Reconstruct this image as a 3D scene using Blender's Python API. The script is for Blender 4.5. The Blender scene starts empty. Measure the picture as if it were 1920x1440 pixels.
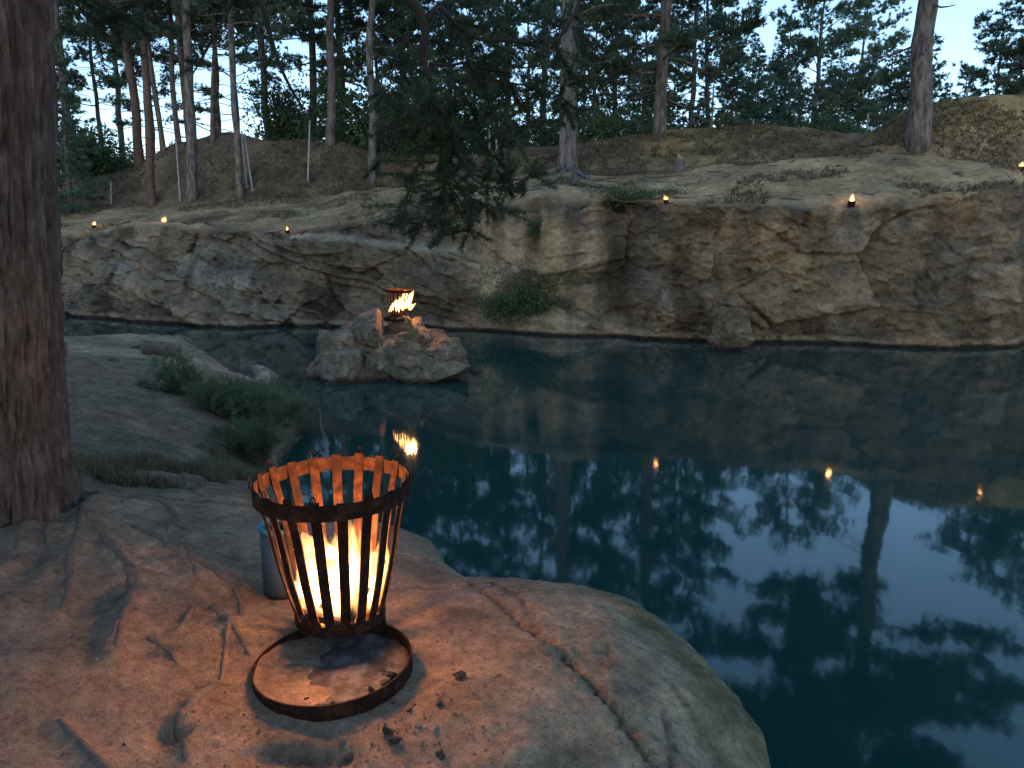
import bpy, bmesh, math, random
import numpy as np
from mathutils import Vector, Matrix

# ------------------------------------------------------------------ camera
CAM_H = 2.6
PITCH = math.radians(12.0)
FPX = 1480.0
sc = bpy.context.scene
cam_d = bpy.data.cameras.new('camera')
cam = bpy.data.objects.new('camera', cam_d)
sc.collection.objects.link(cam)
cam.location = (0, 0, CAM_H)
cam.rotation_euler = (math.radians(90) - PITCH, 0, 0)
cam_d.sensor_width = 36.0
cam_d.lens = FPX / 1920.0 * 36.0
cam_d.clip_start = 0.05
cam_d.clip_end = 3000
sc.camera = cam

# ------------------------------------------------------------------ sky, sun, exposure
SUN_EL = math.radians(22.0)
SUN_ROT = math.radians(190.0)
w = bpy.data.worlds.new('World')
sc.world = w
w.use_nodes = True
wn, wl = w.node_tree.nodes, w.node_tree.links
sky = wn.new('ShaderNodeTexSky')
sky.sky_type = 'NISHITA'
sky.sun_disc = False
sky.sun_elevation = SUN_EL
sky.sun_rotation = SUN_ROT
sky.ozone_density = 3.0
sky.air_density = 1.0
sky.dust_density = 0.3
bg = wn['Background']
bg.inputs['Strength'].default_value = 0.15
# thin even veil of high cloud over the dusk sky
veil = wn.new('ShaderNodeMix')
veil.data_type = 'RGBA'
veil.inputs[0].default_value = 0.42
veil.inputs[7].default_value = (1.45, 2.95, 4.9, 1)
wl.new(sky.outputs['Color'], veil.inputs[6])
wl.new(veil.outputs[2], bg.inputs['Color'])

sun_d = bpy.data.lights.new('sun', 'SUN')
sun_d.energy = 0.19
sun_d.angle = math.radians(70)
sun_d.color = (1.0, 0.90, 0.79)
sun = bpy.data.objects.new('sun', sun_d)
sc.collection.objects.link(sun)
_sd = Vector((math.sin(SUN_ROT) * math.cos(SUN_EL), math.cos(SUN_ROT) * math.cos(SUN_EL), math.sin(SUN_EL)))
sun.rotation_euler = _sd.to_track_quat('Z', 'Y').to_euler()

sc.view_settings.view_transform = 'Standard'
sc.view_settings.look = 'None'
sc.view_settings.exposure = 1.12
sc.view_settings.gamma = 1.0
sc.view_settings.use_curve_mapping = False
sc.render.engine = 'CYCLES'
sc.cycles.use_denoising = True
sc.cycles.max_bounces = 8
sc.cycles.transparent_max_bounces = 8
sc.cycles.sample_clamp_indirect = 6.0
sc.cycles.volume_step_rate = 1.0

# ------------------------------------------------------------------ projection helpers
CP, SP = math.cos(PITCH), math.sin(PITCH)


def ray(px, py):
    x = (px - 960.0) / FPX
    u = -(py - 720.0) / FPX
    return np.array([x, CP + u * SP, -SP + u * CP])


def Pz(px, py, z):
    d = ray(px, py)
    t = (z - CAM_H) / d[2]
    return np.array([0, 0, CAM_H]) + d * t


def Py(px, py, Y):
    d = ray(px, py)
    t = Y / d[1]
    return np.array([0, 0, CAM_H]) + d * t


def proj(p):
    x, y, z = p[..., 0], p[..., 1], p[..., 2] - CAM_H
    f = y * CP - z * SP
    u = y * SP + z * CP
    return 960 + FPX * x / f, 720 - FPX * u / f


# ------------------------------------------------------------------ numpy noise
def _hash(ix, iy, iz, seed):
    h = (ix.astype(np.int64) * 374761393 + iy.astype(np.int64) * 668265263 + iz.astype(np.int64) * 2147483647 + seed * 974711) & 0xFFFFFFFF
    h = ((h ^ (h >> 13)) * 1274126177) & 0xFFFFFFFF
    h = ((h ^ (h >> 16)) * 2246822519) & 0xFFFFFFFF
    h = h ^ (h >> 15)
    return (h & 0xFFFFFF) / float(0x1000000)


def vnoise(p, seed=0):
    i = np.floor(p)
    f = p - i
    i = i.astype(np.int64)
    f = f * f * (3 - 2 * f)
    r = 0
    for dx in (0, 1):
        for dy in (0, 1):
            for dz in (0, 1):
                wgt = (f[..., 0] if dx else 1 - f[..., 0]) * (f[..., 1] if dy else 1 - f[..., 1]) * (f[..., 2] if dz else 1 - f[..., 2])
                r = r + wgt * _hash(i[..., 0] + dx, i[..., 1] + dy, i[..., 2] + dz, seed)
    return r * 2 - 1


def fbm(p, octv=4, seed=0, gain=0.5):
    a, s, r = 1.0, 0.0, 0
    for k in range(octv):
        r = r + a * vnoise(p * (2.03 ** k) + 17.3 * k, seed + k)
        s += a
        a *= gain
    return r / s


def worley(p, seed=0, full=False):
    i = np.floor(p).astype(np.int64)
    f1 = np.full(p.shape[:-1], 9.0)
    f2 = f1.copy()
    cid = np.zeros(p.shape[:-1])
    cen = np.zeros(p.shape)
    for dx in (-1, 0, 1):
        for dy in (-1, 0, 1):
            for dz in (-1, 0, 1):
                cx, cy, cz = i[..., 0] + dx, i[..., 1] + dy, i[..., 2] + dz
                q = np.stack([cx + _hash(cx, cy, cz, seed), cy + _hash(cx, cy, cz, seed + 1), cz + _hash(cx, cy, cz, seed + 2)], -1)
                d = np.sqrt(((p - q) ** 2).sum(-1))
                c = _hash(cx, cy, cz, seed + 3)
                closer = d < f1
                f2 = np.where(closer, f1, np.minimum(f2, d))
                cid = np.where(closer, c, cid)
                cen = np.where(closer[..., None], q, cen)
                f1 = np.where(closer, d, f1)
    if full:
        return f1, f2, cid, p - cen
    return f1, f2, cid


def facet(p, seed, slope=1.0):
    """broken-rock height: every cell is its own tilted plane"""
    f1, f2, cid, d = worley(p, seed, True)
    k = [((cid * m) % 1.0 - 0.5) * 2 for m in (37.7, 91.3, 53.9)]
    return (cid - 0.5) + slope * (k[0] * d[..., 0] + k[1] * d[..., 1] + k[2] * d[..., 2]), f2 - f1, cid


def sstep(a, b, x):
    t = np.clip((x - a) / (b - a), 0, 1)
    return t * t * (3 - 2 * t)


# ------------------------------------------------------------------ mesh helpers
COL = sc.collection


def link(o, parent=None):
    COL.objects.link(o)
    if parent is not None:
        o.parent = parent
    return o


def mesh_np(name, V, F, mat, smooth=True, attrs=None):
    """V (n,3); F (m,3 or 4) int arrays or list of such arrays"""
    if not isinstance(F, list):
        F = [F]
    F = [np.asarray(f, np.int32) for f in F if len(f)]
    me = bpy.data.meshes.new(name)
    me.vertices.add(len(V))
    me.vertices.foreach_set('co', np.asarray(V, np.float32).ravel())
    nl = sum(f.size for f in F)
    npoly = sum(len(f) for f in F)
    me.loops.add(nl)
    me.loops.foreach_set('vertex_index', np.concatenate([f.ravel() for f in F]))
    me.polygons.add(npoly)
    tot = np.concatenate([np.full(len(f), f.shape[1], np.int32) for f in F])
    st = np.concatenate([[0], np.cumsum(tot)[:-1]]).astype(np.int32)
    me.polygons.foreach_set('loop_start', st)
    me.polygons.foreach_set('use_smooth', np.full(npoly, smooth))
    me.update(calc_edges=True)
    me.validate()
    for k, a in (attrs or {}).items():
        a = np.asarray(a, np.float32)
        if a.ndim == 1:
            at = me.attributes.new(k, 'FLOAT', 'POINT')
            at.data.foreach_set('value', a)
        else:
            at = me.attributes.new(k, 'FLOAT_COLOR', 'POINT')
            if a.shape[1] == 3:
                a = np.concatenate([a, np.ones((len(a), 1), np.float32)], 1)
            at.data.foreach_set('color', a.ravel())
    if mat is not None:
        me.materials.append(mat)
    return me


class MB:
    """collects shapes, then links them as ONE mesh object"""

    def __init__(s):
        s.v, s.f, s.n, s.var = [], [], 0, []

    def add(s, V, F, var=0.5):
        V = np.asarray(V, float)
        if not isinstance(F, list):
            F = [F]
        for f in F:
            if len(f):
                s.f.append(np.asarray(f, np.int64) + s.n)
        s.v.append(V)
        s.var.append(np.broadcast_to(np.asarray(var, float), (len(V),)))
        s.n += len(V)

    def tube(s, path, radii, seg=8, caps=True, var=0.5, flat=1.0):
        V, F = tube(path, radii, seg, caps, flat)
        s.add(V, F, var)

    def build(s, name, mat, parent=None, smooth=True, mods=None):
        groups = {}
        for f in s.f:
            groups.setdefault(f.shape[1], []).append(f)
        F = [np.concatenate(g) for g in groups.values()]
        me = mesh_np(name, np.concatenate(s.v), F, mat, smooth, {'var': np.concatenate(s.var)})
        return link(bpy.data.objects.new(name, me), parent)


def tube(path, radii, seg=8, caps=True, flat=1.0):
    path = np.asarray(path, float)
    n = len(path)
    radii = np.broadcast_to(np.asarray(radii, float), (n,))
    T = np.gradient(path, axis=0)
    T /= np.linalg.norm(T, axis=1)[:, None] + 1e-9
    ref = np.array([0, 0, 1.0]) if abs(T[:, 2]).mean() < 0.8 else np.array([1.0, 0, 0])
    A = np.cross(T, ref)
    A /= np.linalg.norm(A, axis=1)[:, None] + 1e-9
    B = np.cross(T, A)
    th = np.linspace(0, 2 * np.pi, seg, endpoint=False)
    V = path[:, None, :] + radii[:, None, None] * (np.cos(th)[None, :, None] * A[:, None, :] + flat * np.sin(th)[None, :, None] * B[:, None, :])
    V = V.reshape(-1, 3)
    i = np.arange(n - 1)[:, None] * seg
    j = np.arange(seg)[None, :]
    j2 = (j + 1) % seg
    F = np.stack([i + j, i + j2, i + seg + j2, i + seg + j], -1).reshape(-1, 4)
    fl = [F]
    if caps:
        V = np.concatenate([V, path[:1], path[-1:]])
        a, b = n * seg, n * seg + 1
        jj = np.arange(seg)
        k2 = (jj + 1) % seg
        fl.append(np.stack([np.full(seg, a), k2, jj], -1))
        o = (n - 1) * seg
        fl.append(np.stack([np.full(seg, b), o + jj, o + k2], -1))
    return V, fl


def grid_faces(r, c):
    i = np.arange(r - 1)[:, None] * c
    j = np.arange(c - 1)[None, :]
    return np.stack([i + j, i + j + 1, i + c + j + 1, i + c + j], -1).reshape(-1, 4)


def lathe(profile, seg=48, closed=False):
    """profile [(r,z)...] swept about z"""
    pr = np.asarray(profile, float)
    th = np.linspace(0, 2 * np.pi, seg, endpoint=False)
    V = np.stack([pr[:, 0:1] * np.cos(th), pr[:, 0:1] * np.sin(th), np.repeat(pr[:, 1:2], seg, 1)], -1).reshape(-1, 3)
    n = len(pr)
    rows = n if closed else n - 1
    i = np.arange(rows)[:, None]
    j = np.arange(seg)[None, :]
    j2 = (j + 1) % seg
    i2 = (i + 1) % n
    F = np.stack([i * seg + j, i * seg + j2, i2 * seg + j2, i2 * seg + j], -1).reshape(-1, 4)
    return V, F


def smooth_path(pts, n):
    """Catmull-Rom resample"""
    P = np.asarray(pts, float)
    if len(P) < 3:
        t = np.linspace(0, 1, n)[:, None]
        return P[0] * (1 - t) + P[-1] * t
    Q = np.concatenate([[2 * P[0] - P[1]], P, [2 * P[-1] - P[-2]]])
    m = len(P) - 1
    ts = np.linspace(0, m - 1e-6, n)
    k = ts.astype(int)
    t = (ts - k)[:, None]
    a, b, c, d = Q[k], Q[k + 1], Q[k + 2], Q[k + 3]
    return 0.5 * (2 * b + (c - a) * t + (2 * a - 5 * b + 4 * c - d) * t ** 2 + (3 * b - a - 3 * c + d) * t ** 3)


def tag(o, label, cat, group=None):
    o['label'] = label
    o['category'] = cat
    if group:
        o['group'] = group
    return o


def struct(o):
    o['kind'] = 'structure'
    return o


def thing(name, label, cat, loc=(0, 0, 0), rot=(0, 0, 0), group=None):
    o = bpy.data.objects.new(name, None)
    o.empty_display_size = 0.2
    o.location = [float(q) for q in loc]
    o.rotation_euler = rot
    COL.objects.link(o)
    return tag(o, label, cat, group)


def dup(root, loc=None, rot=None, scale=None, label=None, group=None):
    r = root.copy()
    COL.objects.link(r)
    if loc is not None:
        r.location = [float(q) for q in loc]
    if rot is not None:
        r.rotation_euler = rot
    if scale is not None:
        r.scale = scale
    if label:
        r['label'] = label
    if group:
        r['group'] = group
    for ch in list(root.children):
        c = ch.copy()
        COL.objects.link(c)
        c.parent = r
        for g in list(ch.children):
            d = g.copy()
            COL.objects.link(d)
            d.parent = c
    return r


# ------------------------------------------------------------------ materials
def new_mat(name):
    m = bpy.data.materials.new(name)
    m.use_nodes = True
    nt = m.node_tree
    return m, nt.nodes, nt.links, nt.nodes['Principled BSDF']


def noise_node(N, L, scale, detail=6, rough=0.6, stretch=None, coord='Object', dist=0.0):
    tc = N.new('ShaderNodeTexCoord')
    t = N.new('ShaderNodeTexNoise')
    t.inputs['Scale'].default_value = scale
    t.inputs['Detail'].default_value = detail
    t.inputs['Roughness'].default_value = rough
    t.inputs['Distortion'].default_value = dist
    if stretch:
        mp = N.new('ShaderNodeMapping')
        mp.inputs['Scale'].default_value = stretch
        L.new(tc.outputs[coord], mp.inputs['Vector'])
        L.new(mp.outputs['Vector'], t.inputs['Vector'])
    else:
        L.new(tc.outputs[coord], t.inputs['Vector'])
    return t


def ramp(N, L, src, stops):
    r = N.new('ShaderNodeValToRGB')
    el = r.color_ramp.elements
    while len(el) < len(stops):
        el.new(0.5)
    for e, (p, c) in zip(el, stops):
        e.position = p
        e.color = (*c, 1) if len(c) == 3 else c
    L.new(src, r.inputs['Fac'])
    return r


def mat_noise(name, stops, scale, rough=0.85, bump=0.3, bscale=None, stretch=None, detail=8, metal=0.0, spec=0.3, bdist=0.02):
    m, N, L, B = new_mat(name)
    t = noise_node(N, L, scale, detail, 0.65, stretch)
    r = ramp(N, L, t.outputs['Fac'], stops)
    L.new(r.outputs['Color'], B.inputs['Base Color'])
    B.inputs['Roughness'].default_value = rough
    B.inputs['Metallic'].default_value = metal
    B.inputs['Specular IOR Level'].default_value = spec
    if bump:
        t2 = noise_node(N, L, bscale or scale * 2, 10, 0.7, stretch)
        b = N.new('ShaderNodeBump')
        b.inputs['Strength'].default_value = bump
        b.inputs['Distance'].default_value = bdist
        L.new(t2.outputs['Fac'], b.inputs['Height'])
        L.new(b.outputs['Normal'], B.inputs['Normal'])
    return m


def mat_terrain(name, s1, s2, bump=0.6, bdist=0.05, lo=0.55, hi=1.45):
    """base colour = 'tint' attribute times mottling at two scales"""
    m, N, L, B = new_mat(name)
    at = N.new('ShaderNodeAttribute')
    at.attribute_name = 'tint'
    a = noise_node(N, L, s1, 8, 0.7)
    b = noise_node(N, L, s2, 6, 0.75)
    ra = ramp(N, L, a.outputs['Fac'], [(0.3, (lo, lo, lo * 0.97)), (0.7, (hi, hi * 0.99, hi * 0.95))])
    rb = ramp(N, L, b.outputs['Fac'], [(0.32, (0.6, 0.6, 0.6)), (0.5, (1, 1, 1)), (0.72, (1.4, 1.38, 1.33))])
    m1 = N.new('ShaderNodeMix'); m1.data_type = 'RGBA'; m1.blend_type = 'MULTIPLY'; m1.inputs[0].default_value = 1
    m2 = N.new('ShaderNodeMix'); m2.data_type = 'RGBA'; m2.blend_type = 'MULTIPLY'; m2.inputs[0].default_value = 1
    L.new(at.outputs['Color'], m1.inputs[6]); L.new(ra.outputs['Color'], m1.inputs[7])
    gn = noise_node(N, L, s2 * 5.5, 4, 0.8)
    rg_ = ramp(N, L, gn.outputs['Fac'], [(0.3, (0.55, 0.54, 0.53)), (0.5, (1, 1, 1)), (0.7, (1.5, 1.48, 1.45))])
    m0 = N.new('ShaderNodeMix'); m0.data_type = 'RGBA'; m0.blend_type = 'MULTIPLY'; m0.inputs[0].default_value = 0.8
    L.new(m1.outputs[2], m0.inputs[6]); L.new(rg_.outputs['Color'], m0.inputs[7])
    L.new(m0.outputs[2], m2.inputs[6]); L.new(rb.outputs['Color'], m2.inputs[7])
    L.new(m2.outputs[2], B.inputs['Base Color'])
    B.inputs['Roughness'].default_value = 0.93
    B.inputs['Specular IOR Level'].default_value = 0.2
    h = N.new('ShaderNodeMath'); h.operation = 'ADD'
    L.new(a.outputs['Fac'], h.inputs[0]); L.new(b.outputs['Fac'], h.inputs[1])
    bp = N.new('ShaderNodeBump')
    bp.inputs['Strength'].default_value = bump
    bp.inputs['Distance'].default_value = bdist
    L.new(h.outputs[0], bp.inputs['Height'])
    L.new(bp.outputs['Normal'], B.inputs['Normal'])
    return m


def mat_leaf(name, dark, light, trans=0.25):
    m, N, L, B = new_mat(name)
    at = N.new('ShaderNodeAttribute')
    at.attribute_name = 'var'
    oi = N.new('ShaderNodeObjectInfo')
    ad = N.new('ShaderNodeMath'); ad.operation = 'MULTIPLY_ADD'
    ad.inputs[1].default_value = 0.35; ad.inputs[2].default_value = -0.17
    L.new(oi.outputs['Random'], ad.inputs[0])
    su = N.new('ShaderNodeMath'); su.operation = 'ADD'
    L.new(at.outputs['Fac'], su.inputs[0]); L.new(ad.outputs[0], su.inputs[1])
    r = ramp(N, L, su.outputs[0], [(0.0, dark), (1.0, light)])
    L.new(r.outputs['Color'], B.inputs['Base Color'])
    B.inputs['Roughness'].default_value = 0.65
    B.inputs['Specular IOR Level'].default_value = 0.25
    tr = N.new('ShaderNodeBsdfTranslucent')
    L.new(r.outputs['Color'], tr.inputs['Color'])
    mx = N.new('ShaderNodeMixShader')
    mx.inputs[0].default_value = trans
    L.new(B.outputs[0], mx.inputs[1]); L.new(tr.outputs[0], mx.inputs[2])
    L.new(mx.outputs[0], N['Material Output'].inputs['Surface'])
    return m


M = {}
M['far_ground'] = mat_terrain('dry_ground_and_rock', 1.1, 7.0, 0.9, 0.07, 0.5, 1.5)
M['near_ground'] = mat_terrain('trodden_earth_on_rock', 4.0, 30.0, 0.9, 0.018, 0.5, 1.45)
M['island'] = mat_terrain('island_rock', 3.0, 14.0, 0.8, 0.04, 0.55, 1.4)
M['bark'] = mat_noise('pine_bark', [(0.3, (0.026, 0.021, 0.017)), (0.5, (0.066, 0.054, 0.045)), (0.7, (0.13, 0.108, 0.090))], 22, 0.92, 0.9, 45, (1, 1, 0.3), bdist=0.012)
M['bark_far'] = mat_noise('pine_bark_weathered', [(0.36, (0.045, 0.036, 0.03)), (0.5, (0.12, 0.096, 0.08)), (0.66, (0.21, 0.17, 0.14))], 9, 0.9, 0.6, 14, (1, 1, 0.3), bdist=0.03)
M['bark_red'] = mat_noise('pine_bark_reddish', [(0.3, (0.06, 0.038, 0.028)), (0.7, (0.15, 0.092, 0.065))], 5, 0.9, 0.5, 12, (1, 1, 0.3), bdist=0.03)
M['bark_dark'] = mat_noise('dark_twig_bark', [(0.3, (0.018, 0.015, 0.012)), (0.7, (0.05, 0.04, 0.033))], 10, 0.9, 0.3)
M['root'] = mat_noise('root_bark', [(0.3, (0.075, 0.052, 0.036)), (0.7, (0.165, 0.12, 0.086))], 30, 0.9, 0.6, 30, bdist=0.008)
M['pine'] = mat_leaf('pine_needles', (0.060, 0.090, 0.056), (0.19, 0.245, 0.145), 0.5)
M['pine_near'] = mat_leaf('pine_needles_dark', (0.022, 0.038, 0.022), (0.075, 0.105, 0.055), 0.35)
M['spruce'] = mat_leaf('spruce_needles', (0.055, 0.095, 0.064), (0.155, 0.235, 0.15), 0.5)
M['leaf'] = mat_leaf('broad_leaves', (0.035, 0.055, 0.026), (0.11, 0.15, 0.065), 0.35)
M['leaf_yellow'] = mat_leaf('yellowing_leaves', (0.09, 0.10, 0.03), (0.26, 0.25, 0.09))
M['shrub'] = mat_leaf('shrub_leaves', (0.06, 0.085, 0.04), (0.17, 0.21, 0.11), 0.35)
M['grass'] = mat_leaf('dry_grass', (0.07, 0.065, 0.035), (0.20, 0.17, 0.10))
M['iron'] = mat_noise('rusty_iron', [(0.34, (0.008, 0.004, 0.003)), (0.5, (0.020, 0.0075, 0.0045)), (0.66, (0.050, 0.019, 0.010))], 22, 0.85, 0.4, 70, metal=0.0, spec=0.12, bdist=0.003)
M['pan'] = mat_noise('rusty_pan_with_ash', [(0.34, (0.030, 0.020, 0.017)), (0.5, (0.065, 0.050, 0.044)), (0.66, (0.15, 0.13, 0.12))], 16, 0.9, 0.4, 40, bdist=0.004)
M['char'] = mat_noise('charcoal', [(0.3, (0.012, 0.011, 0.010)), (0.7, (0.05, 0.045, 0.042))], 30, 0.85, 0.6, 60, bdist=0.004)
M['log'] = mat_noise('weathered_log', [(0.3, (0.07, 0.052, 0.04)), (0.7, (0.18, 0.145, 0.115))], 8, 0.9, 0.6, 20, (0.3, 1, 1), bdist=0.01)
M['cut'] = mat_noise('cut_wood', [(0.3, (0.22, 0.16, 0.10)), (0.7, (0.38, 0.30, 0.20))], 12, 0.9, 0.3)
M['stone'] = mat_noise('pale_stone', [(0.3, (0.26, 0.22, 0.17)), (0.7, (0.42, 0.37, 0.29))], 7, 0.9, 0.5, 20)
M['post'] = mat_noise('grey_post_wood', [(0.3, (0.20, 0.185, 0.165)), (0.7, (0.36, 0.34, 0.31))], 12, 0.9, 0.2)
M['can'] = mat_noise('galvanised_can', [(0.3, (0.022, 0.033, 0.045)), (0.7, (0.042, 0.058, 0.075))], 9, 0.5, 0.08, 40, metal=0.35, spec=0.5)
M['can_rim'] = mat_noise('turquoise_plastic', [(0.3, (0.012, 0.11, 0.16)), (0.7, (0.022, 0.16, 0.22))], 9, 0.45, 0.0, spec=0.5)
M['heath'] = mat_leaf('heather_and_dry_grass', (0.035, 0.028, 0.02), (0.20, 0.155, 0.09), 0.1)
M['litter'] = mat_leaf('leaf_litter', (0.04, 0.025, 0.017), (0.24, 0.18, 0.14), 0.0)

# water
m, N, L, B = new_mat('lake_water')
B.inputs['Base Color'].default_value = (0.006, 0.034, 0.030, 1)
B.inputs['Roughness'].default_value = 0.045
B.inputs['IOR'].default_value = 1.40
t1 = noise_node(N, L, 1.6, 2, 0.5, (1.0, 0.55, 1.0))
t2 = noise_node(N, L, 9.0, 2, 0.5, (1.0, 0.5, 1.0))
mm = N.new('ShaderNodeMath'); mm.operation = 'MULTIPLY_ADD'; mm.inputs[1].default_value = 0.12
L.new(t2.outputs['Fac'], mm.inputs[0]); L.new(t1.outputs['Fac'], mm.inputs[2])
b = N.new('ShaderNodeBump'); b.inputs['Strength'].default_value = 0.12; b.inputs['Distance'].default_value = 0.02
L.new(mm.outputs[0], b.inputs['Height']); L.new(b.outputs['Normal'], B.inputs['Normal'])
M['water'] = m


def mat_flame(name, z0, z1, k):
    """glowing gas: emission per metre, hot and dense low down, orange toward the tips"""
    m, N, L, B = new_mat(name)
    N.remove(B)
    tc = N.new('ShaderNodeTexCoord')
    sx = N.new('ShaderNodeSeparateXYZ')
    L.new(tc.outputs['Object'], sx.inputs[0])
    mr = N.new('ShaderNodeMapRange')
    mr.inputs[1].default_value = z0; mr.inputs[2].default_value = z1
    L.new(sx.outputs['Z'], mr.inputs[0])
    c = ramp(N, L, mr.outputs[0], [(0.0, (1.0, 0.36, 0.07)), (0.3, (1.0, 0.55, 0.17)), (0.6, (1.0, 0.50, 0.13)), (1.0, (1.0, 0.25, 0.03))])
    s = ramp(N, L, mr.outputs[0], [(0.0, (0.5,) * 3), (0.25, (1.0,) * 3), (0.55, (0.65,) * 3), (1.0, (0.06,) * 3)])
    nz = noise_node(N, L, 14, 4, 0.6, (1, 1, 0.4), dist=0.6)
    r2 = ramp(N, L, nz.outputs['Fac'], [(0.40, (0.03,) * 3), (0.64, (1.7,) * 3)])
    mu = N.new('ShaderNodeMath'); mu.operation = 'MULTIPLY'
    L.new(s.outputs['Color'], mu.inputs[0]); L.new(r2.outputs['Color'], mu.inputs[1])
    mk = N.new('ShaderNodeMath'); mk.operation = 'MULTIPLY'; mk.inputs[1].default_value = k
    L.new(mu.outputs[0], mk.inputs[0])
    e = N.new('ShaderNodeEmission')
    L.new(c.outputs['Color'], e.inputs['Color']); L.new(mk.outputs[0], e.inputs['Strength'])
    L.new(e.outputs[0], N['Material Output'].inputs['Volume'])
    return m


def mat_ember(name, k):
    m, N, L, B = new_mat(name)
    t = noise_node(N, L, 22, 5, 0.7)
    r = ramp(N, L, t.outputs['Fac'], [(0.42, (0, 0, 0)), (0.6, (1.0, 0.28, 0.04)), (0.75, (1.0, 0.55, 0.15))])
    B.inputs['Base Color'].default_value = (0.03, 0.024, 0.02, 1)
    B.inputs['Roughness'].default_value = 0.9
    L.new(r.outputs['Color'], B.inputs['Emission Color'])
    B.inputs['Emission Strength'].default_value = k
    return m


M['ember'] = mat_ember('glowing_ember', 2.2)

# ------------------------------------------------------------------ far shore: cliff, cliff top and hills, one sheet
def fi(px, pts):
    pts = np.asarray(pts, float)
    return np.interp(px, pts[:, 0], pts[:, 1])


cols = np.concatenate([np.arange(-520, 60, 12.0), np.arange(60, 1945, 2.6), np.arange(1945, 2420, 12.0)])
NC = len(cols)
yw = fi(cols, [(-520, 560), (115, 592), (180, 597), (300, 605), (400, 611), (500, 614), (800, 612), (830, 617), (940, 620), (1000, 622), (1080, 627), (1140, 629), (1250, 634), (1400, 639), (1500, 642), (1600, 645), (1750, 649), (1904, 650), (1912, 646), (1925, 628), (2000, 630), (2420, 650)])
yl = fi(cols, [(-520, 450), (115, 452), (150, 451), (190, 440), (300, 436), (400, 437), (500, 436), (560, 440), (620, 432), (700, 418), (760, 402), (820, 394), (880, 388), (1000, 384), (1150, 382), (1200, 384), (1300, 390), (1400, 386), (1500, 397), (1600, 394), (1700, 386), (1800, 372), (1860, 358), (1905, 348), (1960, 340), (2420, 325)])
off = fi(cols, [(-520, 1.5), (115, 1.5), (560, 1.7), (700, 1.7), (820, 1.2), (900, 0.35), (1100, 0.3), (1200, 0.55), (1500, 0.45), (1905, 0.3), (1930, 0.1), (2420, 0.3)])
ym = fi(cols, [(-520, 395), (115, 394), (300, 391), (450, 377), (600, 372), (700, 352), (800, 350), (900, 343), (1000, 337), (1060, 327), (1150, 330), (1280, 324), (1400, 311), (1500, 300), (1640, 286), (1750, 289), (1850, 305), (1900, 308), (2000, 305), (2420, 290)])
dm = fi(cols, [(-520, 5), (300, 5), (700, 5), (1000, 3.6), (1200, 3.6), (1640, 3.3), (1900, 2.5), (2420, 2.5)])
yc = fi(cols, [(-520, 300), (0, 330), (115, 335), (200, 333), (260, 315), (290, 294), (330, 267), (400, 251), (450, 247), (480, 255), (520, 268), (640, 270), (690, 286), (760, 300), (880, 291), (950, 277), (1060, 272), (1130, 264), (1160, 259), (1300, 244), (1450, 238), (1560, 243), (1620, 247), (1640, 240), (1700, 204), (1780, 184), (1850, 180), (1920, 179), (2420, 172)])
Yc = fi(cols, [(-520, 30), (400, 29), (690, 26.5), (1000, 25), (1300, 25), (1600, 24.5), (1700, 22.6), (1920, 21.5), (2420, 21)])
dirx = (cols - 960) / FPX


def z_at(py, Y):
    u = -(py - 720.0) / FPX
    return CAM_H + Y * (-SP + u * CP) / (CP + u * SP)


def Y_water(py):
    u = -(py - 720.0) / FPX
    return -CAM_H * (CP + u * SP) / (-SP + u * CP)


Yw = Y_water(yw)
Yl = Yw + off
zl = z_at(yl, Yl)
Ym = Yl + dm
zm = z_at(ym, Ym)
zc = z_at(yc, Yc)
yled = fi(cols, [(-520, 600), (520, 440), (560, 442), (640, 446), (720, 458), (800, 468), (870, 466), (900, 455), (2420, 440)])
led_amp = fi(cols, [(-520, 0), (540, 0), (600, 0.55), (830, 0.6), (885, 0.0), (2420, 0)])
NF, NT1, NT2, NB = 104, 70, 100, 26
tF = np.linspace(-0.16, 1, NF)[:, None]
zF = tF * zl[None, :]
t0 = np.clip(tF, 0, 1)
YF = Yw[None, :] + off[None, :] * t0 ** 1.1
pyF = yw[None, :] + (yl - yw)[None, :] * t0
s_led = sstep(-6, 6, yled[None, :] - pyF)
YF = YF - led_amp[None, :] * (1 - s_led) * (0.5 + 0.5 * t0)
tA = np.linspace(0, 1, NT1 + 1)[1:, None]
YA = Yl + (Ym - Yl) * tA ** 1.4
zA = zl + (zm - zl) * tA ** 1.1
tB = np.linspace(0, 1, NT2 + 1)[1:, None]
YB = Ym + (Yc - Ym) * tB
# a shallow saddle just behind the middle swell, then the rise to the crest
zB = zm + (zc - zm) * (0.25 * tB + 0.75 * sstep(0.12, 1.0, tB)) - 0.25 * np.exp(-((tB - 0.15) / 0.12) ** 2) * sstep(1350, 1500, cols)[None, :]
backY = np.array([0.8, 1.8, 3, 4.5, 6, 8, 10, 13, 16, 20, 24, 29, 35, 42, 50, 60, 72, 86, 105, 130, 170, 230, 330, 480, 700, 1000])[:, None]
YK = Yc + backY
zK = zc + (2.4 - zc) * sstep(0.3, 11, backY) - 0.25 * np.minimum(backY, 1.0)
Y = np.concatenate([YF, YA, YB, YK])
Z = np.concatenate([zF, zA, zB, zK])
NR = Y.shape[0]
PX = np.repeat(cols[None, :], NR, 0)
dirY = CP  # ray x / forward-ground ratio depends slightly on row; use the row's own pixel row
u_row = np.zeros_like(Y)
# X so that the column stays on its pixel column: x = dirx * (forward depth)
depth = Y * CP - (Z - CAM_H) * SP
X = dirx[None, :] * depth
P3 = np.stack([X, Y, Z], -1)
face = np.concatenate([np.ones((NF, 1)), 1 - sstep(0, 0.22, tA), np.zeros((NT2 + NB, 1))]) * np.ones((1, NC))
top = 1 - face
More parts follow.
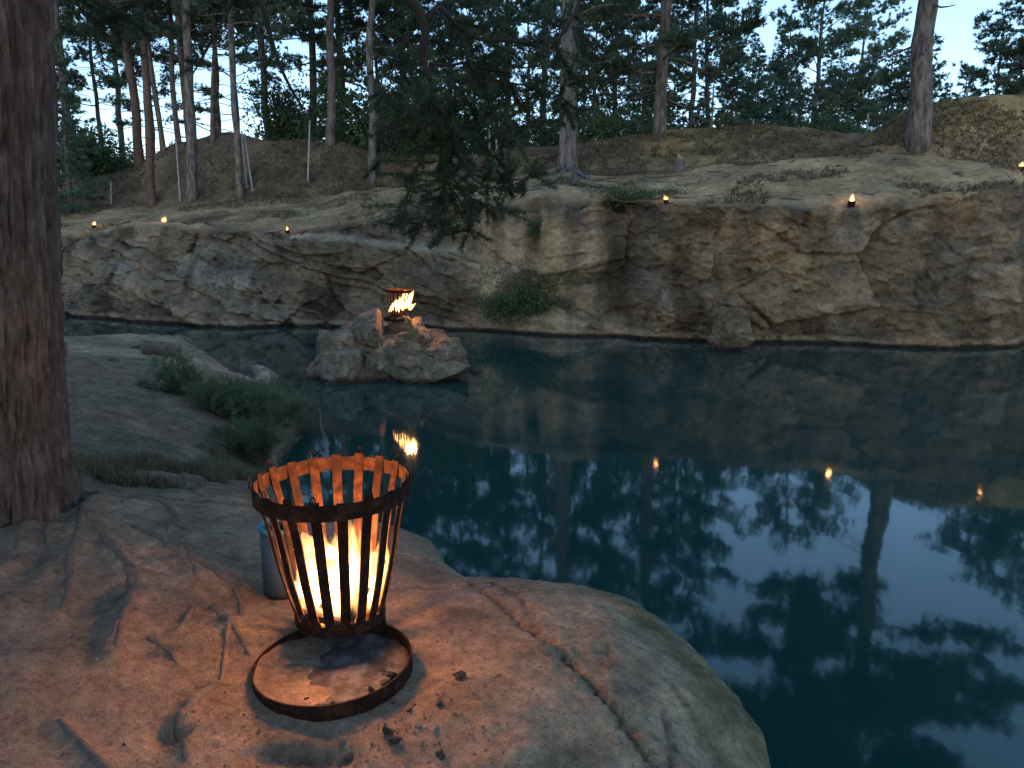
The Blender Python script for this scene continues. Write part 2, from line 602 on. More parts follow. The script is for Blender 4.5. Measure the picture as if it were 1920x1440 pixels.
# block fracturing of the rock
tilt = np.where(cols < 900, math.radians(17), math.radians(-3))[None, :] * np.ones((NR, 1))
wz = 0.35 * fbm(P3 * 0.9, 3, 5)
a = X * np.cos(tilt) - Z * np.sin(tilt) + wz
c = X * np.sin(tilt) + Z * np.cos(tilt) + 0.5 * wz
fa, ea, id1 = facet(np.stack([a * 0.5, Y * 0.2, c * 0.85], -1), 11, 0.7)
fb, eb, id2 = facet(np.stack([a * 1.1, Y * 0.3, c * 2.6], -1), 23, 0.6)
fc, ec, id3 = facet(np.stack([a * 3.2, Y * 0.8, c * 7.0], -1), 29, 0.7)
fd, ed, id4 = facet(np.stack([a * 10, Y * 4, c * 15.0], -1), 31, 0.9)
rough = fi(cols, [(-520, 1), (500, 1.1), (860, 0.9), (900, 0.32), (1060, 0.35), (1110, 0.8), (1180, 0.95), (1500, 0.75), (1600, 0.5), (1880, 0.55), (2420, 0.9)])[None, :]
crack = np.clip(1 - ea / 0.03, 0, 1) * 0.08 + np.clip(1 - eb / 0.035, 0, 1) * 0.035
def steps(q, seed, sharp=0.12):
    """a random offset for every layer, with a short clean step between layers"""
    k = np.floor(q)
    zz = np.zeros_like(k).astype(np.int64)
    h0 = _hash(k.astype(np.int64), zz, zz, seed)
    h1 = _hash(k.astype(np.int64) + 1, zz, zz, seed)
    return h0 + (h1 - h0) * sstep(1 - sharp, 1, q - k) - 0.5


wl_ = 0.25 * fbm(P3 * np.array([0.5, 0.3, 0.5]), 3, 301)
lay1 = steps((c + wl_) / 0.55, 311)
lay2 = steps((c + 0.7 * wl_ + 0.08 * fbm(P3 * 1.6, 2, 303)) / 0.21 + 0.3 * id1, 312)
jnt = steps((a + 0.35 * Z + wl_) / 1.5, 313)
left = sstep(900, 820, PX)
right = sstep(1150, 1230, PX)
dsp = (0.30 - 0.06 * right) * fa + 0.11 * fb + (0.06 + 0.03 * right) * fc + (0.028 + 0.022 * right) * fd + (0.045 - 0.02 * right) * fbm(P3 * 5, 5, 3) - crack * (1 + 0.6 * right) * (0.4 + 0.6 * sstep(0, 0.3, fbm(P3 * 0.8 + 7, 2, 305)))
dsp = dsp + (0.30 * left + 0.09 * right) * lay1 + (0.14 * left + 0.03 * right) * lay2 + 0.45 * right * jnt
# features: recessed corner and the foot block of the right-hand wall
corner = np.exp(-((PX - 1165) / 34.0) ** 2)
zrel = Z / np.maximum(zl[None, :], 0.1)
foot = np.exp(-((PX - 1290) / 130.0) ** 2) * sstep(0.42, 0.22, zrel) + 0.8 * np.exp(-((PX - 1750) / 150.0) ** 2) * sstep(0.36, 0.3, zrel) \
    + 0.9 * np.exp(-((PX - 1020) / 85.0) ** 2) * sstep(0.2, 0.1, zrel)
out = face * (rough * dsp + 0.45 * foot - 0.7 * corner * (0.3 + 0.7 * sstep(0.0, 0.2, zrel)))
Y = Y - out
# small ragged lip and the relief of the ground on top
bump_top = 0.16 * fbm(P3 * np.array([0.8, 0.8, 0.4]), 5, 41) + 0.05 * fbm(P3 * 3.1, 4, 47)
Z = Z + top * bump_top * np.concatenate([np.ones((NF + NT1 + NT2, 1)), np.linspace(1, 0, NB)[:, None]]) + face * (0.10 * fbm(P3 * 2.3, 3, 53) * sstep(0.5, 1, zrel))
# slabs of bedrock lying along the left lip
sl = sstep(0.05, 0.3, fbm(P3 * np.array([0.5, 1.3, 1]) + 3, 3, 61)) * np.concatenate([np.zeros((NF, 1)), 1 - sstep(0.1, 0.75, tA), np.zeros((NT2 + NB, 1))]) * (PX < 1150)
Z = Z + 0.14 * sl
FAR = np.stack([X, Y, Z], -1)
# colours of the ground and rock with the shade of the recessed corner painted in
n1 = fbm(P3 * 0.7, 5, 71)
n2 = fbm(P3 * 2.2, 4, 73)
nv = fbm(P3 * np.array([2.2, 1, 0.35]), 4, 77)
rockL = np.array([0.140, 0.100, 0.068]); rockR = np.array([0.172, 0.120, 0.074]); wall = np.array([0.235, 0.175, 0.115]); grey = np.array([0.135, 0.118, 0.10])
wr = sstep(860, 1000, PX)[..., None]
rock = rockL * (1 - wr) + rockR * wr
ww = (sstep(880, 910, PX) * sstep(1180, 1100, PX))[..., None]
rock = rock * (1 - ww) + wall * ww
rock = rock + (grey - rock) * (sstep(-0.1, 0.5, n1) * 0.8)[..., None]
rock = rock * (1 + 0.55 * (id1 - 0.5) + 0.5 * (id2 - 0.5) + 0.4 * (id3 - 0.5))[..., None]
rock = rock * (1 - 0.42 * sstep(0.05, 0.4, nv))[..., None]
rock = rock * (1 - 0.6 * np.exp(-((PX - 1160) / 30.0) ** 2) * sstep(0.05, 0.3, zrel))[..., None]  # shade of the recessed corner, darkened into the rock colour
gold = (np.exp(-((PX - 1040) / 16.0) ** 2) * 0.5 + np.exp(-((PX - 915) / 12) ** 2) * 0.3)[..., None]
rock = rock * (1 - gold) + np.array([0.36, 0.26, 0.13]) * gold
moss = (sstep(0.1, 0.45, fbm(P3 * 1.4 + 9, 4, 83)) * sstep(900, 1250, PX) * 0.5)[..., None]
rock = rock * (1 - moss) + np.array([0.100, 0.088, 0.058]) * moss
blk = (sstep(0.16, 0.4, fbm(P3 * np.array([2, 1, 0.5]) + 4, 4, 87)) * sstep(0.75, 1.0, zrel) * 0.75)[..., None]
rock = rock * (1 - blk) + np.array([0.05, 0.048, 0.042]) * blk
band = (sstep(0.20, 0.13, Z) * sstep(0.05, 0.09, Z) * 0.35)[..., None]
rock = rock * (1 - band) + np.array([0.36, 0.27, 0.20]) * band
wet = (sstep(0.085, 0.04, Z + 0.02 * n2))[..., None]
rock = rock * (1 - wet) + np.array([0.035, 0.018, 0.012]) * wet
tan = np.array([0.36, 0.275, 0.175]); litter = np.array([0.145, 0.108, 0.082]); grass = np.array([0.25, 0.20, 0.105]); moundc = np.array([0.118, 0.096, 0.080]); pale = np.array([0.34, 0.275, 0.205])
g = litter + (tan - litter) * (np.concatenate([np.ones((NF, 1)), 1 - 0.3 * tA, 0.55 * (1 - tB), np.zeros((NB, 1))]) * sstep(1150, 1350, PX) + 0.35 * np.concatenate([np.ones((NF + NT1, 1)), 1 - sstep(0, 0.3, tB), np.zeros((NB, 1))]) * sstep(1300, 1100, PX))[..., None]
back = np.concatenate([np.zeros((NF + NT1, 1)), sstep(0.25, 0.6, tB), np.ones((NB, 1))])
gm = (back * sstep(1580, 1680, PX))[..., None]
g = g * (1 - gm) + grass * gm
gm = (back * sstep(1180, 1260, PX) * sstep(1560, 1480, PX) * sstep(-0.2, 0.3, n1 + 0.25))[..., None]
g = g * (1 - gm) + grass * 0.85 * gm
gm = (np.concatenate([np.zeros((NF + NT1, 1)), sstep(0.05, 0.3, tB), np.ones((NB, 1))]) * sstep(760, 680, PX))[..., None]
g = g * (1 - gm) + moundc * gm
g = g * (1 + 0.55 * n1 + 0.45 * n2)[..., None]
pl = (sstep(0.12, 0.35, fbm(P3 * np.array([0.7, 1.5, 1]) + 21, 4, 91)) * np.concatenate([np.zeros((NF, 1)), 1 - sstep(0.5, 1, tA), np.zeros((NT2 + NB, 1))]))[..., None] * 0.7
pl = np.maximum(pl, 0.8 * sl[..., None])
g = g * (1 - pl) + pale * pl
# pale slab top of the ledge
lt = (np.exp(-((pyF - yled[None, :]) / 5.0) ** 2) * (led_amp > 0.1)[None, :])
lt = np.concatenate([lt, np.zeros((NT1 + NT2 + NB, NC))])[..., None] * 0.9
rock = rock * (1 - lt) + pale * lt
g = g * np.array([1.04, 0.92, 0.74])
rock = rock * np.array([1.0, 0.96, 0.88])
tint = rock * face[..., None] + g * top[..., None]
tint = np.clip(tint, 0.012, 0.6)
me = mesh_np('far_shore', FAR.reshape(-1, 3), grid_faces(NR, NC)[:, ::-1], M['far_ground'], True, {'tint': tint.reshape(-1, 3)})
far = struct(link(bpy.data.objects.new('ground', me)))
_FPX, _FPY = proj(FAR)


def far_base(px, py):
    """point of the far ground on top of the cliff that shows at this place"""
    c = int(np.argmin(abs(cols - px)))
    r0 = NF + 2
    r1 = NF + NT1 + NT2
    k = r0 + int(np.argmin(abs(_FPY[r0:r1, c] - py)))
    return FAR[k, c].copy()


def far_at(px, Yq):
    c = int(np.argmin(abs(cols - px)))
    z = float(np.interp(Yq, FAR[NF + 8:, c, 1], FAR[NF + 8:, c, 2]))
    p = np.array([0.0, Yq, z])
    p[0] = (px - 960) / FPX * (Yq * CP - (z - CAM_H) * SP)
    return p


# ------------------------------------------------------------------ near shore
ctrl = [  # (px, py, z) heights of the ground on this side
    (627, 1265, 1.10), (480, 1330, 1.10), (760, 1300, 1.10), (640, 1430, 1.09), (900, 1400, 1.09), (880, 1200, 1.09), (900, 1085, 1.0), (1050, 1085, 1.0),
    (1150, 1110, 1.0), (1250, 1190, 0.99), (1330, 1290, 0.93), (1380, 1400, 0.84), (1150, 1300, 1.07), (1250, 1430, 0.98), (790, 1000, 0.95), (600, 1060, 1.09),
    (420, 1100, 1.13), (430, 1000, 1.13), (300, 1100, 1.17), (300, 960, 1.16), (480, 962, 1.10), (150, 1100, 1.22), (60, 960, 1.24), (180, 945, 1.22), (100, 1300, 1.2), (250, 1430, 1.12), (-200, 1200, 1.3), (-400, 1000, 1.4), (0, 1440, 1.2),
    (300, 905, 0.86), (400, 905, 0.72), (180, 900, 1.0), (130, 880, 1.08), (450, 880, 0.35), (350, 830, 0.62), (200, 800, 0.85), (130, 760, 0.95), (420, 790, 0.42),
    (500, 790, 0.18), (300, 740, 0.62), (150, 700, 0.80), (400, 720, 0.36), (520, 745, 0.12), (300, 680, 0.46), (150, 660, 0.62), (420, 697, 0.2), (330, 634, 0.42), (230, 634, 0.48), (120, 642, 0.55),
    (0, 650, 0.8), (-150, 700, 1.1), (-300, 800, 1.35)]
cw = np.array([Pz(*q) for q in ctrl])
cw = np.concatenate([cw, [[0.4, 0.5, 1.06], [-1.5, 0.5, 1.18], [-4, 0, 1.35], [1.2, -2, 1.0], [-3, -3, 1.4], [-12, 2, 1.7], [-12, 14, 1.3], [-10, -4, 1.6], [1.35, 0.6, 0.95]]])


def tps_fit(P, v, lam=0.02):
    n = len(P)
    d = np.linalg.norm(P[:, None] - P[None], axis=-1)
    K = np.where(d > 0, d * d * np.log(d + 1e-12), 0) + lam * np.eye(n)
    A = np.zeros((n + 3, n + 3))
    A[:n, :n] = K
    A[:n, n:] = np.c_[np.ones(n), P]
    A[n:, :n] = A[:n, n:].T
    return np.linalg.solve(A, np.r_[v, 0, 0, 0])


def tps_eval(P, wts, Q):
    r = np.zeros(len(Q))
    for k, p in enumerate(P):
        d2 = ((Q - p) ** 2).sum(1)
        r += wts[k] * 0.5 * d2 * np.log(d2 + 1e-12)
    return r + wts[-3] + Q @ wts[-2:]


twt = tps_fit(cw[:, :2], cw[:, 2])
shore_px = [(1462, 1440, .80), (1448, 1345, .86), (1418, 1268, .92), (1370, 1208, .96), (1312, 1155, .98), (1236, 1098, 1.0), (1150, 1066, 1.0), (1068, 1047, 1.0), (985, 1043, 1.0), (908, 1047, 1.0),
            (878, 1042, 1.0), (840, 1018, .98), (808, 988, .95), (764, 975, .93), (700, 966, .95), (620, 955, 1.0), (540, 948, 1.0), (500, 930, 0.6), (488, 900, .14), (505, 862, .06), (535, 825, .06), (560, 790, .06), (578, 752, .06), (545, 735, .08), (470, 708, .12),
            (428, 692, .18), (385, 663, .28), (350, 643, .36), (338, 630, .42), (230, 629, .48), (115, 637, .52)]
shore = np.array([[1.75, -6], [1.62, -1.0], [1.5, 0.6]] + [list(Pz(*q)[:2]) for q in shore_px] + [[-9.5, 14.2], [-15, 15], [-15, -6]])


def sdist(Q, poly):
    """signed distance, positive inside"""
    dm_ = np.full(len(Q), 1e9)
    ins = np.zeros(len(Q), bool)
    n = len(poly)
    for k in range(n):
        a, b = poly[k], poly[(k + 1) % n]
        e = b - a
        t = np.clip(((Q - a) @ e) / (e @ e), 0, 1)
        d = np.linalg.norm(Q - (a + t[:, None] * e), axis=1)
        dm_ = np.minimum(dm_, d)
        cnd = (a[1] > Q[:, 1]) != (b[1] > Q[:, 1])
        xi = a[0] + (Q[:, 1] - a[1]) / (b[1] - a[1] + 1e-12) * e[0]
        ins ^= cnd & (Q[:, 0] < xi)
    return np.where(ins, dm_, -dm_)


def pdist(Q, line):
    line = np.asarray(line)
    r = np.full(len(Q), 1e9)
    for a, b in zip(line[:-1], line[1:]):
        e = b - a
        t = np.clip(((Q - a) @ e) / (e @ e + 1e-12), 0, 1)
        r = np.minimum(r, np.linalg.norm(Q - (a + t[:, None] * e), axis=1))
    return r


crack_lines = [np.array([Pz(x, y, 1.04)[:2] for x, y in [(876, 1076), (905, 1105), (945, 1150), (985, 1190), (1030, 1225), (1090, 1280), (1150, 1340), (1215, 1405), (1260, 1450)]]),
               np.array([Pz(x, y, 1.03)[:2] for x, y in [(915, 1076), (950, 1100), (975, 1135), (990, 1165), (1010, 1205)]]),
               np.array([Pz(x, y, 1.05)[:2] for x, y in [(640, 1130), (760, 1110), (830, 1100)]]),
               np.array([Pz(x, y, 0.96)[:2] for x, y in [(1235, 1285), (1290, 1318), (1345, 1362), (1385, 1410)]]),
               np.array([Pz(x, y, 0.96)[:2] for x, y in [(1240, 1350), (1262, 1400), (1255, 1450)]])]
pits = [(Pz(320, 1372, 1.12)[:2], 0.05, 0.05, 0.045), (Pz(560, 1418, 1.09)[:2], 0.14, 0.04, 0.035), (Pz(205, 1120, 1.19)[:2], 0.07, 0.13, 0.035), (Pz(280, 1040, 1.17)[:2], 0.1, 0.06, 0.03)]


ROOTS = []


def near_h(Q):
    q3 = np.c_[Q, np.zeros(len(Q))]
    h = tps_eval(cw[:, :2], twt, Q)
    sd = sdist(Q, shore)
    sd = sd + 0.05 * fbm(q3 * 3.0, 4, 101) + 0.02 * fbm(q3 * 11, 3, 103)
    rockf = sstep(4.6, 3.6, Q[:, 1])
    width = 0.22 * rockf + 0.45 * (1 - rockf)
    k = sstep(-1, 0.35, sd / width)
    # rounded shoulder, then a steep drop below the edge
    h = h - 0.10 * rockf * np.exp(-np.maximum(sd, 0) / 0.12)
    base = -0.9
    h = base + (h - base) * np.where(sd > 0, 1.0, sstep(-1.0, 0.0, sd / width))
    relief = 0.030 * fbm(q3 * 2.4, 4, 107) + 0.012 * fbm(q3 * 9, 4, 109) + 0.004 * fbm(q3 * 32, 3, 113)
    relief += (1 - rockf) * (0.06 * fbm(q3 * 1.6, 4, 117) + 0.03 * facet(q3 * np.array([2.2, 4, 1]), 118)[0])
    relief += rockf * sstep(-0.6, 0.4, Q[:, 0]) * (0.024 * facet(q3 * np.array([2.6, 3.4, 1]), 119)[0] + 0.009 * facet(q3 * np.array([9, 11, 1]), 120)[0])
    h = h + relief * np.where(sd > -0.3, 1, 0.5)
    for ln, wd, dp in zip(crack_lines, (0.010, 0.008, 0.006, 0.006, 0.009), (0.03, 0.02, 0.01, 0.015, 0.02)):
        d = pdist(Q + 0.012 * np.c_[fbm(q3 * 9, 3, 121), fbm(q3 * 9, 3, 123)], ln)
        h = h - dp * np.exp(-(d / wd) ** 2)
    for c_, rx, ry, dp in pits:
        d = np.sqrt(((Q[:, 0] - c_[0]) / rx) ** 2 + ((Q[:, 1] - c_[1]) / ry) ** 2) + 0.3 * fbm(q3 * 8, 2, 127)
        h = h - dp * sstep(1.6, 0.3, d)
    for ln, r0, r1 in ROOTS:
        lo, hi = ln.min(0) - 0.25, ln.max(0) + 0.25
        k = np.where(((Q > lo) & (Q < hi)).all(1))[0]
        if len(k):
            d = pdist(Q[k], ln)
            rm = 0.5 * (r0 + r1)
            h[k] += 0.95 * rm * np.exp(-(d / (2.6 * rm)) ** 2) - 0.25 * rm * np.exp(-((d - 3.2 * rm) / (1.3 * rm)) ** 2)
    return h, sd


roots = [
    ([(60, 930), (120, 930), (191, 937), (160, 956), (150, 997), (131, 1039), (86, 1080)], 0.035, 0.012),
    ([(131, 1045), (129, 1084), (124, 1121), (112, 1151)], 0.018, 0.008),
    ([(170, 975), (184, 1005), (210, 1031), (232, 1061), (246, 1095), (244, 1140), (225, 1192), (214, 1241)], 0.03, 0.016),
    ([(244, 1150), (222, 1180), (205, 1215)], 0.014, 0.006),
    ([(191, 937), (250, 940), (300, 945), (322, 962), (334, 990), (360, 1005)], 0.026, 0.012),
    ([(250, 990), (292, 1009), (315, 1027), (349, 1031), (364, 1069), (366, 1102)], 0.018, 0.008),
    ([(349, 1031), (371, 1055), (412, 1080), (442, 1110), (452, 1150), (450, 1170)], 0.022, 0.014),
    ([(400, 1145), (425, 1165), (442, 1185), (458, 1215), (474, 1240)], 0.022, 0.012),
    ([(431, 1172), (424, 1219), (418, 1262), (412, 1285)], 0.012, 0.005),
    ([(362, 1142), (349, 1166), (319, 1196)], 0.014, 0.006),
    ([(278, 1198), (307, 1215), (341, 1260)], 0.013, 0.005),
    ([(400, 1290), (372, 1310), (349, 1335), (334, 1369), (345, 1399), (350, 1450)], 0.016, 0.012),
    ([(300, 942), (375, 945), (430, 950), (492, 958)], 0.02, 0.012),
    ([(92, 985), (88, 1010), (95, 1045)], 0.016, 0.008),
    ([(40, 935), (60, 960), (40, 1000), (20, 1060)], 0.03, 0.015),
    ([(112, 1360), (190, 1440), (215, 1470)], 0.012, 0.02),
    ([(455, 965), (410, 975), (385, 995)], 0.009, 0.005),
    ([(140, 880), (155, 900), (157, 925)], 0.02, 0.02),
    ([(118, 770), (150, 748), (172, 752), (184, 785)], 0.025, 0.012),
    ([(120, 860), (150, 895), (172, 905)], 0.035, 0.014),
]


def _hit(px, py, z):
    for _ in range(8):
        p = Pz(px, py, z)
        z = 0.5 * z + 0.5 * float(near_h(p[None, :2])[0][0])
    return Pz(px, py, z)


_r = [(smooth_path(np.array([_hit(x, y, 1.17 if y > 930 else 0.95) for x, y in pts]), 5 * len(pts)), r0, r1) for pts, r0, r1 in roots]
ROOTS = [(p[:, :2], r0, r1) for p, r0, r1 in _r]

gx = np.concatenate([np.arange(-15, -9.2, 0.2), np.arange(-9.2, -3.3, 0.04), np.arange(-3.3, 1.95, 0.02), np.arange(1.95, 3.2, 0.2)])
gy = np.concatenate([np.arange(-5, 1.4, 0.2), np.arange(1.4, 5.2, 0.02), np.arange(5.2, 15.6, 0.06)])
GX, GY = np.meshgrid(gx, gy)
Q = np.c_[GX.ravel(), GY.ravel()]
hz, sd = near_h(Q)
q3 = np.c_[Q, hz]
nA, nB, nC = fbm(q3 * 1.3, 4, 131), fbm(q3 * 5, 4, 133), fbm(q3 * 18, 3, 137)
earth = np.array([0.235, 0.155, 0.104]); rockc = np.array([0.30, 0.212, 0.138]); dark = np.array([0.15, 0.115, 0.085]); bank = np.array([0.185, 0.126, 0.082])
rw = sstep(-0.35, 0.35, Q[:, 0] + 0.5 * nA)[:, None]
tint = earth * (1 - rw) + rockc * rw
fw = (sstep(0.36, 0.22, sd + 0.10 * nA + 0.05 * nB) * sstep(0.1, 0.5, Q[:, 0]) * sstep(4.2, 3.6, Q[:, 1]))[:, None]
tint = tint * (1 - fw) + np.array([0.185, 0.150, 0.085]) * (1 + 0.35 * nB[:, None]) * fw
slab_ = 1 + 0.7 * sstep(10.2, 11.5, Q[:, 1] + 0.5 * nA)
bw = sstep(3.9, 4.6, Q[:, 1] + 0.4 * nA)[:, None]
tint = tint * (1 - bw) + bank * slab_[:, None] * bw
gr = (bw[:, 0] * sstep(0.0, 0.5, nA + 0.3 * nB + 0.35 * sstep(0.8, 0.2, hz)) * 0.65)[:, None]
tint = tint * (1 - gr) + np.array([0.085, 0.085, 0.048]) * gr
dk = (sstep(0.15, 0.55, nB + 0.4 * nA) * 0.55 * (1 - 0.6 * rw[:, 0]))[:, None]
tint = tint * (1 - dk) + dark * dk
tint = tint * (1 + 0.25 * nB + 0.25 * nC)[:, None]
for ln in crack_lines:
    d = pdist(Q + 0.012 * np.c_[nB, nC], ln)
    kk = np.exp(-(d / 0.012) ** 2)[:, None] * 0.6
    tint = tint * (1 - kk) + np.array([0.07, 0.045, 0.03]) * kk
wet = sstep(0.12, 0.04, hz)[:, None]
tint = tint * (1 - wet) + np.array([0.05, 0.036, 0.026]) * wet
tint = np.clip(tint, 0.012, 0.6)
me = mesh_np('near_bank', np.c_[Q, hz], grid_faces(len(gy), len(gx)), M['near_ground'], True, {'tint': tint})
near = struct(link(bpy.data.objects.new('shore', me)))


def nz_at(x, y):
    return float(near_h(np.array([[x, y]]))[0][0])


def near_pt(px, py, z0=1.1):
    """where the view ray through a place in the photo meets the near ground"""
    z = z0
    for _ in range(8):
        p = Pz(px, py, z)
        z = 0.5 * z + 0.5 * nz_at(p[0], p[1])
    p = Pz(px, py, z)
    return np.array([p[0], p[1], nz_at(p[0], p[1])])


# ------------------------------------------------------------------ water
V = np.array([[-70, -6, 0], [70, -6, 0], [70, 25.5, 0], [-70, 25.5, 0]], float)
wat = struct(link(bpy.data.objects.new('water', mesh_np('water', V, np.array([[0, 1, 2, 3]]), M['water'], False))))

# ------------------------------------------------------------------ rocks
def hull_rock(seed, size, jag=0.10, sub=4, cuts=26, mat=None, name='boulder'):
    """angular stone: a box of random points, hulled, subdivided and roughened"""
    rng = np.random.default_rng(seed)
    pts = rng.normal(size=(cuts, 3))
    pts /= np.linalg.norm(pts, axis=1)[:, None]
    pts *= rng.uniform(0.8, 1.15, (cuts, 1))
    pts = np.sign(pts) * np.abs(pts) ** 0.8
    pts *= np.asarray(size) * 0.5
    bm = bmesh.new()
    for p in pts:
        bm.verts.new(p)
    r = bmesh.ops.convex_hull(bm, input=bm.verts)
    junk = [v for v in bm.verts if not v.link_faces]
    bmesh.ops.delete(bm, geom=junk, context='VERTS')
    bmesh.ops.triangulate(bm, faces=bm.faces)
    for _ in range(sub):
        long = [e for e in bm.edges if e.calc_length() > max(size) * 0.045]
        if not long:
            break
        bmesh.ops.subdivide_edges(bm, edges=long, cuts=1)
        bmesh.ops.triangulate(bm, faces=bm.faces)
    co = np.array([v.co[:] for v in bm.verts])
    nrm = co / (np.linalg.norm(co, axis=1)[:, None] + 1e-6)
    s = max(size)
    d = jag * s * fbm(co / s * 4 + seed, 5, seed) + 0.3 * jag * s * fbm(co / s * 15 + seed, 3, seed + 5)
    d = 0.22 * d + jag * s * 0.8 * facet(co / s * np.array([3.2, 3.2, 4.2]) + seed, seed)[0] + jag * s * 0.35 * facet(co / s * np.array([9, 9, 11]) + seed, seed + 1)[0]
    co = co + nrm * d[:, None]
    for v, q in zip(bm.verts, co):
        v.co = q
    F = np.array([[v.index for v in f.verts] for f in bm.faces])
    bm.verts.index_update()
    F = np.array([[v.index for v in f.verts] for f in bm.faces])
    bm.free()
    return co, F


def rock_tint(P, base, seed, wl=0.0):
    n = fbm(P * 2.5, 4, seed); n_ = fbm(P * 9, 3, seed + 3)
    t = np.asarray(base) * (1 + 0.45 * n + 0.3 * n_)[:, None]
    st = (sstep(0.1, 0.4, fbm(P * np.array([5, 5, 1.2]), 3, seed + 7)) * 0.5)[:, None]
    t = t * (1 - st) + np.array([0.09, 0.075, 0.06]) * st
    wet = sstep(0.10, 0.03, P[:, 2] + wl)[:, None]
    t = t * (1 - wet) + np.array([0.06, 0.03, 0.02]) * wet
    return np.clip(t, 0.012, 0.6)


def place_rock(name, label, cat, seed, cx, size, rotz=0.0, tilt=0.0, base=(0.205, 0.15, 0.10), jag=0.08, group=None, mat='island', cuts=26):
    co, F = hull_rock(seed, size, jag, 5, cuts)
    R = Matrix.Rotation(rotz, 3, 'Z') @ Matrix.Rotation(tilt, 3, 'Y')
    co = co @ np.array(R).T
    t = rock_tint(co + np.asarray(cx), base, seed, 0)
    o = bpy.data.objects.new(name, mesh_np(name, co, F, M[mat], False, {'tint': t}))
    o.location = [float(q) for q in cx]
    link(o)
    return tag(o, label, cat, group)


def mid(px, py, Y):
    return Py(px, py, Y)


# island of rock in the middle of the lake
IY = 13.1
def isl(px, py, dy=0.0):
    return Py(px, py, IY + dy)


place_rock('rock_outcrop', 'broad low rock island rising from the lake with the second fire on top', 'rock', 301, isl(728, 700, 0.2) * [1, 1, 0] + [0, 0, 0.12], (2.75, 1.8, 1.45), 0.1, 0.0, jag=0.085, cuts=34)
place_rock('boulder', 'tall split rock block on the island directly under the burning basket', 'rock', 302, isl(765, 640, 0.0), (0.75, 0.9, 0.78), 0.3, 0.05, jag=0.07, cuts=16)
place_rock('boulder', 'pointed dark boulder on the island left of the burning basket', 'rock', 303, isl(695, 622, -0.10), (0.80, 0.7, 0.78), -0.5, 0.6, (0.165, 0.12, 0.082), 0.035, cuts=20)
place_rock('boulder', 'rounded boulder at the right end of the island', 'rock', 304, isl(838, 664, -0.25), (0.78, 0.75, 0.52), 0.15, 0.12, jag=0.06, cuts=16)
place_rock('boulder', 'wide rock slab low at the front right foot of the island', 'rock', 305, isl(800, 700, -0.55), (1.5, 0.7, 0.62), 0.1, 0.06, jag=0.07, cuts=18)
place_rock('boulder', 'grey rock block low at the front left foot of the island', 'rock', 306, isl(650, 698, -0.55), (1.0, 0.8, 0.75), 0.5, -0.1, (0.19, 0.14, 0.095), 0.07, cuts=16)
place_rock('boulder', 'dark sloping rock block on the upper left shoulder of the island', 'rock', 310, isl(640, 672, -0.1), (0.95, 0.8, 0.62), 0.3, 0.5, (0.17, 0.125, 0.085), 0.06, cuts=18)
place_rock('stone', 'pale smooth stone at the water edge beyond the green shrub', 'stone', 307, near_pt(495, 724, 0.15) + [0, 0, 0.13], (0.42, 0.36, 0.36), 0.4, 0.3, (0.31, 0.26, 0.19), 0.05, cuts=14)
place_rock('stone', 'flat stone just awash at the right tip of the island', 'stone', 308, Pz(892, 698, 0.0), (0.3, 0.22, 0.14), 0.2, 0.0, jag=0.05, cuts=12)
place_rock('boulder', 'square block standing in the water at the foot of the right cliff wall', 'rock', 309, Pz(1378, 628, 0.32) + [0, 0.1, 0.05], (0.85, 0.8, 1.1), 0.2, 0.0, (0.17, 0.12, 0.072), 0.05, cuts=14)

# ------------------------------------------------------------------ foliage
def norm(a):
    return a / (np.linalg.norm(a, axis=-1, keepdims=True) + 1e-9)


def tufts(mb, C, A, rng, k, length, width, spread=0.8, var=None):
    """k thin needle triangles around every centre C, roughly along A"""
    n = len(C)
    if n == 0:
        return
    C = np.repeat(C, k, 0)
    D = norm(np.repeat(A, k, 0) + spread * rng.normal(size=(n * k, 3)))
    Lg = length * rng.uniform(0.6, 1.2, (n * k, 1))
    Wd = norm(np.cross(D, rng.normal(size=(n * k, 3)))) * width * rng.uniform(0.6, 1.2, (n * k, 1))
    C = C + rng.normal(size=C.shape) * length * 0.12
    V = np.stack([C - Wd * 0.5, C + Wd * 0.5, C + D * Lg], 1).reshape(-1, 3)
    F = np.arange(n * k * 3).reshape(-1, 3)
    if var is None:
        var = rng.uniform(0, 1, n)
    mb.add(V, F, np.repeat(var, k * 3))


def leaves(mb, C, rng, k, size, var=None, blob=0.2, up=0.3):
    n = len(C)
    C = np.repeat(C, k, 0) + rng.normal(size=(n * k, 3)) * blob
    A = norm(rng.normal(size=(n * k, 3)) + [0, 0, up])
    U = norm(np.cross(A, rng.normal(size=(n * k, 3)))) * size * rng.uniform(0.6, 1.3, (n * k, 1))
    W = np.cross(A, U) * 0.55
    V = np.stack([C - U, C + W * 0.9, C + U, C - W * 0.9], 1).reshape(-1, 3)
    F = np.arange(n * k * 4).reshape(-1, 4)
    if var is None:
        var = rng.uniform(0, 1, n)
    mb.add(V, F, np.repeat(var, k * 4))


def bark_trunk(path, radii, seg, seed, amp):
    V, F = tube(path, radii, seg, True)
    n = len(path) * seg
    c = np.repeat(np.asarray(path), seg, 0)
    d = norm(V[:n] - c)
    _, _, cid = worley(V[:n] * np.array([9, 9, 3.0]), seed)
    V[:n] += d * (amp * (cid[:, None] - 0.5) + amp * 0.8 * fbm(V[:n] * np.array([7, 7, 2.0]), 3, seed)[:, None])
    return V, F


